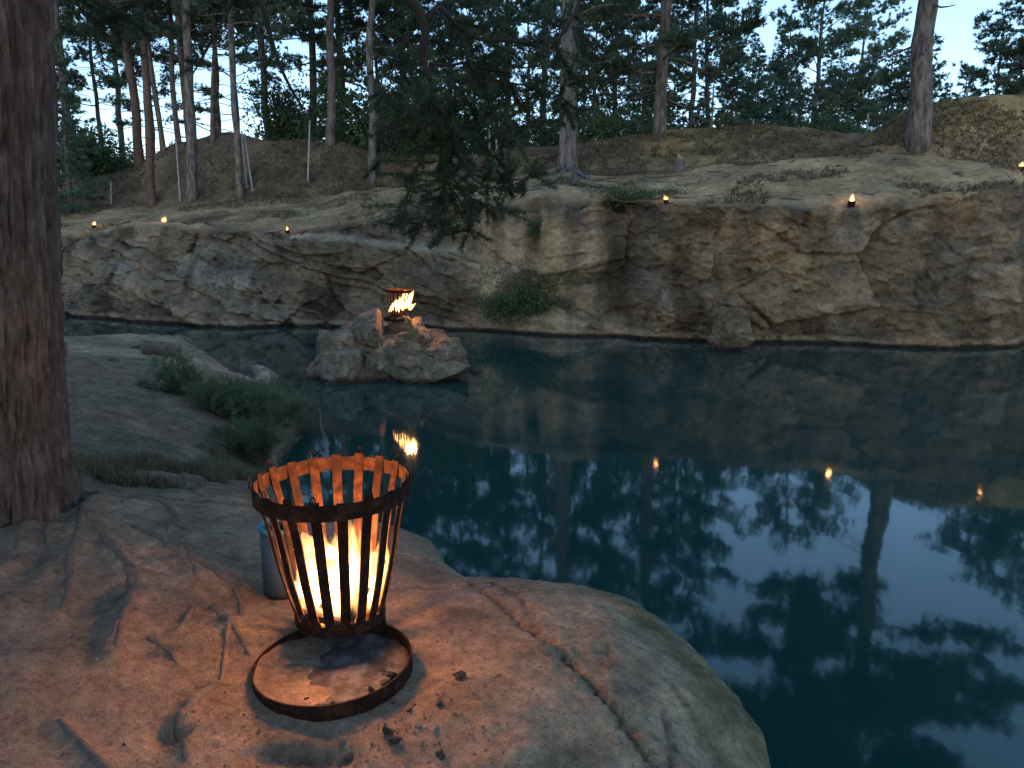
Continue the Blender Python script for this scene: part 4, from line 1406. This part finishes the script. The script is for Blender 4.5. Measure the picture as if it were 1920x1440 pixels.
# its roots, crawling over the trodden earth
for (P0, r0, r1) in ROOTS:
    nn = len(P0)
    pth = np.c_[P0, np.zeros(nn)]
    rr = np.linspace(r0, r1, nn) * (1 + 0.25 * fbm(np.c_[np.arange(nn) * 0.5, np.full(nn, r0 * 900), np.full(nn, P0[0, 0] * 9)], 2, 9))
    pth[:, :2] += 0.4 * rr[:, None] * np.c_[fbm(pth * 14, 2, 3), fbm(pth * 14, 2, 4)]
    pth[:, 2] = near_h(pth[:, :2])[0] - rr * (0.55 + 0.4 * fbm(np.c_[np.arange(nn) * 0.3, np.full((nn, 2), r0 * 700)], 2, 19))
    pth[-3:, 2] -= rr[-3:] * np.array([0.3, 0.7, 1.2])
    pth = smooth_path(pth, nn * 3)
    rr = np.interp(np.linspace(0, nn - 1, nn * 3), np.arange(nn), rr)
    V_, F_ = tube(pth - TB, rr, 14, True)
    k_ = nn * 3 * 14
    V_[:k_] += (V_[:k_] - np.repeat(pth - TB, 14, 0)) * (0.35 * fbm((V_[:k_] + TB) * np.array([22, 22, 22]), 4, 6))[:, None]
    mb = MB()
    mb.add(V_, F_)
    mb.build('root', M['root'], pine)
# roots of the big middle pine on the cliff top
mid_pine = next(o for o in bpy.data.objects if o.get('label', '').startswith('big grey pine with spreading'))
for pts in ([(1052, 318), (1035, 324), (1012, 330), (985, 336)], [(1075, 320), (1090, 330), (1110, 338), (1130, 340)], [(1060, 322), (1045, 335), (1032, 345)], [(1070, 322), (1080, 336), (1075, 348)]):
    P0 = np.array([far_base(x, y) for x, y in pts])
    pth = smooth_path(P0, 16) - np.array(mid_pine.location)
    mb = MB()
    mb.tube(pth + [0, 0, 0.03], np.linspace(0.10, 0.03, 16), 7)
    mb.build('root', M['bark_far'], mid_pine)

# twigs, heather tufts and dry grass over the far ground
rg = np.random.default_rng(65)
um = MB()
ci = rg.integers(np.searchsorted(cols, 60), np.searchsorted(cols, 1960), 26000)
ri = rg.integers(NF + 6, NF + NT1 + NT2 - 2, 26000)
PT = FAR[ri, ci]
dn = fbm(PT * np.array([0.8, 0.8, 0.8]) + 5, 4, 66) + 0.15 * (ri > NF + NT1)
PT = PT[dn > 0.10]
PT = PT + rg.normal(size=PT.shape) * np.array([0.04, 0.04, 0.0])
tufts(um, PT, np.repeat([[0, 0, 1.0]], len(PT), 0), rg, 5, 0.13, 0.022, 0.9, rg.uniform(0, 0.9, len(PT)))
ug = um.build('undergrowth', M['heath'], None, False)
ug['kind'] = 'stuff'
tw = MB()
for k in range(170):
    px_ = rg.uniform(120, 1900) if k % 3 else rg.normal(1180, 110)
    c_ = int(np.argmin(abs(cols - px_)))
    p = FAR[rg.integers(NF + 12, NF + NT1 + 60), c_] + [0, 0, 0.03]
    a_ = rg.uniform(0, 6.283)
    L_ = rg.uniform(0.15, 0.7)
    d_ = np.array([math.cos(a_), 0.6 * math.sin(a_), rg.uniform(-0.05, 0.12)]) * L_
    tw.tube(np.array([p - d_ / 2, p + rg.normal(size=3) * 0.03, p + d_ / 2]), [0.010, 0.009, 0.004], 4, False)
to = tw.build('fallen_twigs', M['bark_dark'], None)
to['kind'] = 'stuff'

# ------------------------------------------------------------------ fire baskets
PAN = near_pt(627, 1262, 1.1)
TILT = math.radians(-2.5)


def rotY(a):
    return (0, a, 0)


pan_floor = 0.012
PR = 0.258


def make_pan(label):
    root = thing('ash_pan', label, 'pan')
    mb = MB()
    mb.add(*lathe([(PR, 0.0), (PR + 0.006, 0.0), (PR + 0.006, 0.052), (PR, 0.052)], 72, True))
    mb.build('rim', M['iron'], root, False)
    pr = [(0.001, 0.013)] + [(PR * q, 0.012 + 0.002 * math.sin(q * 9)) for q in np.linspace(0.1, 0.99, 14)] + [(PR - 0.001, 0.004), (0.001, 0.004)]
    mb = MB()
    V_, F_ = lathe(pr, 72)
    V_[:, 2] += 0.006 * fbm(V_ * 16, 3, 4) * (V_[:, 2] > 0.008)
    mb.add(V_, F_)
    mb.build('plate', M['pan'], root, True)
    return root


def basket_r(h):
    """radius of the bars at height h above the pan"""
    return float(np.interp(h, [0.10, 0.16, 0.225, 0.308, 0.384, 0.463, 0.53, 0.59, 0.65], [0.146, 0.163, 0.180, 0.200, 0.214, 0.227, 0.242, 0.259, 0.266]))


def make_basket(label, nb=19):
    root = thing('fire_basket', label, 'fire basket')
    rg_ = np.random.default_rng(5)

    def ring(name, rr, z0, z1, th_=0.005):
        mb = MB()
        mb.add(*lathe([(rr, z0), (rr + th_, z0), (rr + th_, z1), (rr, z1)], 72, True))
        return mb.build(name, M['iron'], root, False)
    ring('top_hoop', basket_r(0.59) + 0.004, 0.560, 0.613, 0.006)
    ring('bottom_hoop', basket_r(0.115) + 0.0045, 0.098, 0.136)
    for k in range(nb):
        az = 2 * math.pi * (k + 0.25) / nb
        hs = np.linspace(0.102, 0.622 + 0.004 * rg_.normal(), 24)
        ca, sa = math.cos(az), math.sin(az)
        hw, tk = 0.0172, 0.0024
        V_ = []
        for h in hs:
            r = basket_r(h)
            for o, q in ((-hw, -tk), (hw, -tk), (hw, tk), (-hw, tk)):
                V_.append(((r + q) * ca - o * sa, (r + q) * sa + o * ca, h))
        F_ = []
        for i in range(len(hs) - 1):
            for j in range(4):
                F_.append((i * 4 + j, i * 4 + (j + 1) % 4, i * 4 + 4 + (j + 1) % 4, i * 4 + 4 + j))
        e = (len(hs) - 1) * 4
        F_ += [(3, 2, 1, 0), (e, e + 1, e + 2, e + 3)]
        mb = MB()
        mb.add(np.array(V_), np.array(F_))
        bar = mb.build('bar', M['iron'], root, False)
        if k % 2 == 0:  # wire loop where the bar is tied to the hoop
            t_ = np.linspace(-0.2, math.pi + 0.2, 12)
            rr = basket_r(0.62) + 0.0125
            lp = np.stack([rr * ca - 0.010 * np.cos(t_) * sa, rr * sa + 0.010 * np.cos(t_) * ca, 0.612 + 0.036 * np.sin(t_)], -1)
            m2 = MB()
            m2.tube(lp, 0.0022, 5)
            m2.build('wire_loop', M['iron'], bar)
    # grate plate at the bottom
    mb = MB()
    mb.add(*lathe([(0.001, 0.120), (0.155, 0.120), (0.155, 0.113), (0.001, 0.113)], 48))
    mb.build('grate', M['iron'], root, False)
    for a_ in (0.35, 1.6, 2.85):
        ca, sa = math.cos(a_), math.sin(a_)
        mb = MB()
        mb.tube(np.array([[0.15 * ca, 0.15 * sa, 0.113], [0.152 * ca, 0.152 * sa, 0.06], [0.155 * ca, 0.155 * sa, 0.004]]), 0.008, 8)
        mb.build('leg', M['iron'], root)
    return root


def flame_obj(name, label, tongues, mat, voxel, seed):
    """tongues (x, y, z0, height, radius, lean x, lean y), voxel-joined into one body of fire"""
    mb = MB()
    rg_ = np.random.default_rng(seed)
    for (x, y, z0, h, r, lx, ly) in tongues:
        t = np.linspace(0, 1, 22)
        wig = 0.10 * r * np.c_[np.sin(t * 9 + rg_.uniform(0, 6)), np.sin(t * 8 + rg_.uniform(0, 6))] * t[:, None] * 2.2
        p = np.c_[x + lx * t ** 1.3 + wig[:, 0], y + ly * t ** 1.3 + wig[:, 1], z0 + h * t]
        rr = r * np.sin(np.pi * np.clip(t * 0.86 + 0.14, 0, 1)) ** 0.8 * (1 - 0.55 * t) + 0.002
        V_, F_ = tube(p, rr, 14, True)
        mb.add(V_, F_)
    o = mb.build(name, mat)
    md = o.modifiers.new('join', 'REMESH')
    md.mode = 'VOXEL'
    md.voxel_size = voxel
    md.use_smooth_shade = True
    return tag(o, label, 'fire')


pan = make_pan('round rusty ash pan with low rim under the near fire basket')
put(pan, PAN + [0, 0, 0.0])
pan.rotation_euler = rotY(TILT)
bas = make_basket('large iron bar fire basket burning in the foreground')
BAS = PAN + np.array([-0.015, 0.20, 0.006])
put(bas, BAS)
bas.rotation_euler = rotY(math.radians(-0.6))

# logs in the basket
RM = np.array(Matrix.Rotation(TILT, 3, 'Y'))


def bpt(q, base=PAN):
    return BAS + np.asarray(q, float) - [0, 0, 0.127]


def log_obj(p0, p1, r, label, seed, mat='char', group='firewood in the near basket', name='firewood'):
    p0, p1 = np.asarray(p0, float), np.asarray(p1, float)
    nn = 12
    t = np.linspace(0, 1, nn)[:, None]
    V_, F_ = tube(p0 * (1 - t) + p1 * t, r, 14, True)
    c = 0.5 * (p0 + p1)
    V_ += r * 0.22 * fbm(V_ * 22, 3, seed)[:, None] * norm(V_ - c)
    mb = MB()
    mb.add(V_ - c, F_)
    o = mb.build(name, M[mat], None, False)
    o.location = [float(q) for q in c]
    return tag(o, label, 'firewood', group)


log_obj(bpt((-0.11, -0.02, 0.275)), bpt((0.10, 0.05, 0.285)), 0.036, 'charred log lying lowest across the near basket', 1)
log_obj(bpt((-0.03, -0.10, 0.29)), bpt((0.05, 0.11, 0.33)), 0.034, 'charred log slanting up to the back of the near basket', 2)
log_obj(bpt((-0.15, 0.03, 0.50)), bpt((0.02, 0.06, 0.40)), 0.034, 'split log leaning on the left side of the near basket', 3, 'log')
log_obj(bpt((-0.09, -0.06, 0.32)), bpt((0.00, 0.01, 0.42)), 0.028, 'short log standing in the front left of the near basket', 4, 'char')
log_obj(bpt((0.14, 0.05, 0.43)), bpt((0.02, -0.04, 0.30)), 0.03, 'log leaning on the right side of the near basket', 5, 'char')
log_obj(bpt((-0.10, -0.115, 0.30)), bpt((0.03, -0.13, 0.275)), 0.026, 'charred log lying against the front bars of the near basket', 6, 'char')
log_obj(bpt((0.05, -0.125, 0.275)), bpt((0.10, -0.06, 0.37)), 0.024, 'charred log standing against the front right bars of the near basket', 7, 'char')
# bed of embers
rg = np.random.default_rng(12)
em = MB()
for k in range(60):
    a_, r_ = rg.uniform(0, 6.283), 0.13 * math.sqrt(rg.uniform())
    s_ = rg.uniform(0.012, 0.026)
    V_ = rg.normal(size=(8, 3))
    V_ = norm(V_)
    bm = bmesh.new()
    for q in V_ * s_ + [r_ * math.cos(a_), r_ * math.sin(a_), 0.257 + rg.uniform(0, 0.035)]:
        bm.verts.new(q)
    bmesh.ops.convex_hull(bm, input=bm.verts)
    bm.verts.index_update()
    em.add(np.array([v.co[:] for v in bm.verts]), np.array([[v.index for v in f.verts] for f in bm.faces]))
    bm.free()
eo = em.build('embers', M['ember'], None, False)
eo.location = [float(q) for q in bpt((0, 0, 0))]
eo['kind'] = 'stuff'
tag(eo, 'glowing bed of embers at the bottom of the near basket', 'embers')

tg = []
rf = np.random.default_rng(21)
for k in range(56):
    a_, r_ = rf.uniform(0, 6.283), 0.140 * math.sqrt(rf.uniform())
    x_, y_ = r_ * math.cos(a_), r_ * math.sin(a_)
    hgt = rf.uniform(0.12, 0.26) + 0.11 * math.exp(-((x_ - 0.035) / 0.05) ** 2)
    tg.append((x_, y_, 0.25 + rf.uniform(0, 0.05), hgt, rf.uniform(0.018, 0.042), 0.25 * x_ + rf.normal() * 0.02, 0.2 * y_ + rf.normal() * 0.02))
for k in range(9):
    tg.append((rf.uniform(-0.13, 0.15), rf.uniform(-0.08, 0.08), rf.uniform(0.36, 0.44), rf.uniform(0.10, 0.17), rf.uniform(0.007, 0.013), rf.normal() * 0.03, rf.normal() * 0.02))
for x_, z_, h_ in ((0.0, 0.42, 0.14), (0.04, 0.44, 0.16), (0.075, 0.42, 0.15), (0.12, 0.38, 0.12), (0.15, 0.34, 0.14), (-0.13, 0.30, 0.12), (-0.06, 0.38, 0.10)):
    tg.append((x_, rf.uniform(-0.05, 0.05), z_, h_, 0.020, rf.normal() * 0.02, 0))
fl = flame_obj('flame', 'bright yellow flames licking up inside the near fire basket', tg, mat_flame('flame_gas', 0.25, 0.68, 30), 0.006, 3)
fl.location = [float(q) for q in bpt((0, 0, 0))]
tc_ = []
for k in range(60):
    a_, r_ = rf.uniform(0, 6.283), 0.125 * math.sqrt(rf.uniform())
    x_, y_ = r_ * math.cos(a_), r_ * math.sin(a_)
    tc_.append((x_, y_, 0.255 + rf.uniform(0, 0.06), rf.uniform(0.07, 0.17) + 0.12 * math.exp(-((x_ - 0.035) / 0.045) ** 2), rf.uniform(0.010, 0.024), 0.25 * x_ + rf.normal() * 0.025, rf.normal() * 0.02))
co_ = flame_obj('core', '', tc_, mat_flame('flame_core_gas', 0.25, 0.62, 95), 0.004, 4)
del co_['label'], co_['category']
co_.parent = fl


def lamp(name, p, power, radius, col=(1.0, 0.41, 0.15)):
    d = bpy.data.lights.new(name, 'POINT')
    d.energy = power
    d.shadow_soft_size = radius
    d.color = col
    o = bpy.data.objects.new(name, d)
    o.location = [float(q) for q in p]
    COL.objects.link(o)


lamp('fire_light', bpt((0.02, 0, 0.45)), 42, 0.11)
lamp('fire_light', bpt((0.0, -0.10, 0.33)), 14, 0.05)

# second fire on the island
ISB = isl(746, 600, 0.0)
p2 = dup(pan, loc=ISB, rot=(0, 0, 0.4), scale=(0.85,) * 3, label='small distant ash pan on top of the rock island')
b2 = dup(bas, loc=ISB, rot=(0, 0.05, 0.4), scale=(0.82,) * 3, label='distant iron fire basket burning on top of the rock island')
tg2 = []
for k in range(30):
    x_ = rf.uniform(-0.17, 0.24)
    tg2.append((x_, rf.uniform(-0.10, 0.10), 0.13 + max(0, x_) * 0.65 + rf.uniform(0, 0.07), rf.uniform(0.12, 0.26) + 0.16 * math.exp(-((x_ - 0.1) / 0.09) ** 2), rf.uniform(0.025, 0.055), 0.10 + rf.normal() * 0.03, rf.normal() * 0.02))
for k in range(12):
    tg2.append((rf.uniform(-0.02, 0.27), rf.uniform(-0.27, -0.17), rf.uniform(0.20, 0.36), rf.uniform(0.14, 0.24), rf.uniform(0.022, 0.045), 0.11 + rf.normal() * 0.03, -0.03))
for x_, z_, h_ in ((0.12, 0.40, 0.22), (0.18, 0.38, 0.18), (0.22, 0.30, 0.16), (0.06, 0.34, 0.16)):
    tg2.append((x_, 0, z_, h_, 0.03, 0.05, 0))
f2_ = flame_obj('flame', 'wind blown yellow flames in the distant basket on the island', tg2, mat_flame('flame_gas_far', 0.12, 0.70, 80), 0.008, 9)
f2_.location = [float(q) for q in ISB]
f2_.scale = (0.85,) * 3
lamp('fire_light', ISB + [0.16, -0.06, 0.42], 26, 0.10)

# ------------------------------------------------------------------ torches along the cliff edge
def make_torch(label):
    root = thing('torch', label, 'torch', group='small torches along the cliff edge')
    mb = MB()
    mb.add(*lathe([(0.001, 0.0), (0.05, 0.0), (0.062, 0.09), (0.057, 0.09), (0.048, 0.012), (0.001, 0.012)], 20))
    mb.build('bowl', M['iron'], root, False)
    mb = MB()
    mb.add(*lathe([(0.001, 0.075), (0.054, 0.075), (0.053, 0.06), (0.001, 0.06)], 20))
    mb.build('wax', M['cut'], root, False)
    m2 = MB()
    for (x, y, z0, h, r, lx) in ((0, 0, 0.07, 0.13, 0.045, 0.02), (0.025, 0, 0.07, 0.16, 0.032, 0.035), (-0.02, 0.01, 0.07, 0.10, 0.03, -0.012)):
        t = np.linspace(0, 1, 14)
        m2.tube(np.c_[x + lx * t, y + 0 * t, z0 + h * t], r * np.sin(np.pi * np.clip(t * 0.86 + 0.14, 0, 1)) ** 0.8 * (1 - 0.5 * t) + 0.002, 10)
    f = m2.build('flame', M['torch_flame'], root)
    return root


M['torch_flame'] = mat_flame('torch_flame_gas', 0.06, 0.24, 60)
tl = [(177, 428, 'leftmost torch on the cliff edge, by the near trunk'), (308, 433, 'second torch from the left, on the dark rock lip below the mound'), (544, 438, 'third torch from the left, above the sloping slabs'),
      (1249, 391, 'torch on the cliff edge right of the recessed corner'), (1595, 391, 'torch in the middle of the right cliff edge'), (1914, 320, 'torch at the far right edge of the view')]
t0_ = None
for i, (px, py, lab) in enumerate(tl):
    c_ = int(np.argmin(abs(cols - px)))
    p = FAR[NF + 4:NF + NT1, c_]
    _, ppy = proj(p)
    p = p[int(np.argmin(abs(ppy - py)))]
    if t0_ is None:
        t0_ = make_torch(lab)
        o = t0_
        put(o, p)
    else:
        sc_ = (1, 1.25, 0.85, 0.9, 1.3, 1.0)[i]
        o = dup(t0_, loc=p, rot=(0.06 * math.sin(i * 3), 0.1 * math.sin(i * 2), i * 1.1), scale=(sc_, sc_, sc_), label=lab)
    lamp('torch_light', p + [0, -0.03, 0.2], 1.0 if i in (1, 4) else 0.6, 0.05)

# ------------------------------------------------------------------ can, log, stump, posts, charcoal, litter
cp = near_pt(534, 1106, 1.1)
can = thing('can', 'grey blue metal can with turquoise rim behind the near fire basket', 'can', cp)
mb = MB()
mb.add(*lathe([(0.001, 0.0), (0.082, 0.0), (0.083, 0.02), (0.083, 0.275), (0.079, 0.275), (0.078, 0.008), (0.001, 0.008)], 40))
mb.build('body', M['can'], can)
mb = MB()
mb.add(*lathe([(0.0835, 0.268), (0.088, 0.270), (0.088, 0.288), (0.084, 0.293), (0.077, 0.290), (0.0755, 0.235), (0.0785, 0.235), (0.0785, 0.268)], 40, True))
mb.build('rim', M['can_rim'], can)

lp0, lp1 = near_pt(268, 662, 0.5), near_pt(338, 668, 0.5)
ld = norm(lp1 - lp0)
lg = thing('log', 'short thick log lying on the flat rock by the water', 'log', 0.5 * (lp0 + lp1) + [0, 0, 0.10])
half = np.linalg.norm(lp1 - lp0) * 0.5
mb = MB()
t = np.linspace(-half, half, 14)[:, None]
V_, F_ = bark_trunk(ld * t, np.full(14, 0.105), 20, 4, 0.02)
mb.add(V_, F_)
mb.build('wood', M['log'], lg)
bq = near_pt(248, 655, 0.5)
mb = MB()
mb.tube(np.array([bq + [0.16, 0.0, 0.07], bq + [0, 0, 0.05], bq + [-0.06, 0.02, 0.09]]) - np.array(lg.location), [0.04, 0.035, 0.02], 7)
mb.build('broken_branch', M['log'], lg)

sp = far_base(1274, 320)
st = thing('stump', 'pale splintered tree stump on the cliff top', 'stump', sp)
mb = MB()
V_, F_ = bark_trunk(np.array([[0, 0, -0.1], [0, 0, 0.02], [0, 0, 0.12], [0.01, 0, 0.22], [0.02, 0, 0.3]]), [0.24, 0.20, 0.13, 0.11, 0.10], 18, 3, 0.03)
mb.add(V_, F_)
mb.build('wood', M['log'], st)
mb = MB()
for k, (x, h) in enumerate(((-0.06, 0.16), (-0.01, 0.10), (0.05, 0.07))):
    mb.tube(np.array([[x + 0.02, 0, 0.25], [x + 0.02, 0, 0.30 + h * 0.6], [x + 0.01, 0, 0.3 + h]]), [0.045, 0.03, 0.006], 6)
mb.build('splinter', M['cut'], st)

posts = [(208, 382, 208, 340, 'short pale pole near the left spruce', None), (339, 377, 330, 262, 'tall pale pole in front of the mound beside the thickest pine', None), (464, 350, 453, 245, 'left one of the two pale poles crossing right of the slim pine', None),
         (473, 357, 458, 250, 'right one of the two pale poles crossing right of the slim pine', None), (578, 338, 581, 226, 'tall pale pole standing alone right of the mound', None)]
for bx, by, tx, ty, lab, _ in posts:
    p = far_base(bx, by)
    q = Py(tx, ty, p[1] + 0.1)
    mb = MB()
    dv = q - p
    mb.tube(np.array([[0, 0, -0.15], dv * 0.02, dv * 0.5, dv]), [0.035, 0.034, 0.030, 0.027], 8)
    o = mb.build('pole', M['post'])
    o.location = [float(a_) for a_ in p]
    tag(o, lab, 'pole', 'pale poles on the cliff top')
for px, yt, yb, lab in [(917, 243, 283, 'thin grey fence post left of the rooted pine'), (932, 262, 280, 'short pale post beside the thin grey fence post'), (1335, 158, 244, 'tall thin fence post on the ridge right of the bushy pine'), (1412, 224, 240, 'short fence post on the middle of the ridge'), (1626, 212, 243, 'thin fence post where the grassy hill begins'), (1813, 165, 183, 'short fence post on top of the grassy hill')]:
    c_ = int(np.argmin(abs(cols - px)))
    p = FAR[NF + NT1 + NT2 - 2, c_].copy()
    q = Py(px, yt, p[1])
    mb = MB()
    mb.tube(np.array([[0, 0, -0.15], [0, 0, 0.5 * (q[2] - p[2])], [0, 0, q[2] - p[2]]]), [0.03, 0.028, 0.026], 8)
    o = mb.build('fence_post', M['post'])
    o.location = [float(a_) for a_ in p]
    tag(o, lab, 'post', 'fence posts on the ridge')

for i, (px, py, s_, lab) in enumerate([(861, 1273, 0.045, 'largest piece of charcoal lying alone right of the ash pan'), (824, 1322, 0.032, 'small charcoal lump below the largest piece'), (728, 1378, 0.05, 'charcoal lump topmost in the black heap below the pan'), (742, 1392, 0.04, 'charcoal lump lowest in the black heap below the pan'),
                                       (655, 1424, 0.035, 'charcoal bit at the bottom edge of the view below the pan'), (826, 1420, 0.035, 'charcoal bit near the bottom edge right of the black heap'), (768, 1334, 0.02, 'tiny charcoal crumb beside the lower right rim of the pan')]):
    co, F_ = hull_rock(900 + i, (s_ * 1.1, s_ * 0.75, s_ * 0.55), 0.10, 2, 12)
    o = bpy.data.objects.new('charcoal', mesh_np('charcoal', co, F_, M['char'], False))
    p = near_pt(px, py, 1.09)
    o.location = [float(a_) for a_ in p + [0, 0, s_ * 0.25]]
    o.rotation_euler = (0, 0, 0.5 + i)
    link(o)
    tag(o, lab, 'charcoal', 'charcoal pieces on the ground')
for i, (x, y, s_, lab) in enumerate([(0.20, -0.06, 0.035, 'black cinder in the right of the ash pan'), (0.19, -0.10, 0.03, 'grey cinder beside the black one in the ash pan'), (0.01, -0.225, 0.03, 'cinder at the front rim of the ash pan'), (0.1, -0.2, 0.02, 'small cinder between the front and right of the ash pan'),
                                     (0.15, -0.13, 0.022, 'small cinder just inside the right front rim of the ash pan'), (0.04, -0.20, 0.016, 'crumb of charcoal right of the front cinder in the ash pan'), (0.17, -0.03, 0.018, 'crumb of charcoal behind the black cinder in the ash pan'), (-0.05, -0.17, 0.013, 'lone crumb of charcoal left of centre in the ash pan')]):
    co, F_ = hull_rock(930 + i, (s_ * 1.4, s_, s_ * 0.7), 0.10, 2, 12)
    o = bpy.data.objects.new('cinder', mesh_np('cinder', co, F_, M['char'], False))
    o.location = [float(a_) for a_ in PAN + [x, y, 0.016 + s_ * 0.25 - x * math.sin(TILT)]]
    link(o)
    tag(o, lab, 'cinder', 'cinders in the ash pan')

# litter of needles, bark crumbs and pebbles on the trodden ground
rg = np.random.default_rng(55)
lm = MB()
LX = np.concatenate([rg.uniform([-3, 1.5], [0.2, 4.2], (1900, 2)), rg.normal(size=(500, 2)) * [0.35, 0.22] + Pz(760, 1370, 1.1)[:2]])
h_, s_d = near_h(LX)
keep = (s_d > 0.08) & (np.linalg.norm(LX - PAN[:2], axis=1) > PR + 0.02)
LX, h_ = LX[keep], h_[keep]
n_ = len(LX)
sz = rg.uniform(0.0025, 0.0075, (n_, 1)) * np.where(rg.uniform(size=(n_, 1)) < 0.06, 1.9, 1)
U = norm(np.c_[rg.normal(size=(n_, 2)), rg.normal(size=n_) * 0.2])
W_ = norm(np.cross(U, np.repeat([[0, 0, 1.0]], n_, 0)))
T_ = np.cross(W_, U)
c0 = np.c_[LX, h_ + 0.002]
V_ = np.stack([c0 - U * sz, c0 + W_ * sz * 0.6, c0 + U * sz * 1.1, c0 - W_ * sz * 0.6, c0 + np.abs(T_) * sz * 0.7], 1).reshape(-1, 3)
b_ = np.arange(n_)[:, None] * 5
F_ = np.concatenate([b_ + np.array([[0, 1, 4]]), b_ + np.array([[1, 2, 4]]), b_ + np.array([[2, 3, 4]]), b_ + np.array([[3, 0, 4]])])
lm.add(V_, F_, np.repeat(rg.uniform(0, 1, n_), 5))
lo = lm.build('ground_litter', M['litter'], None, False)
lo['kind'] = 'stuff'
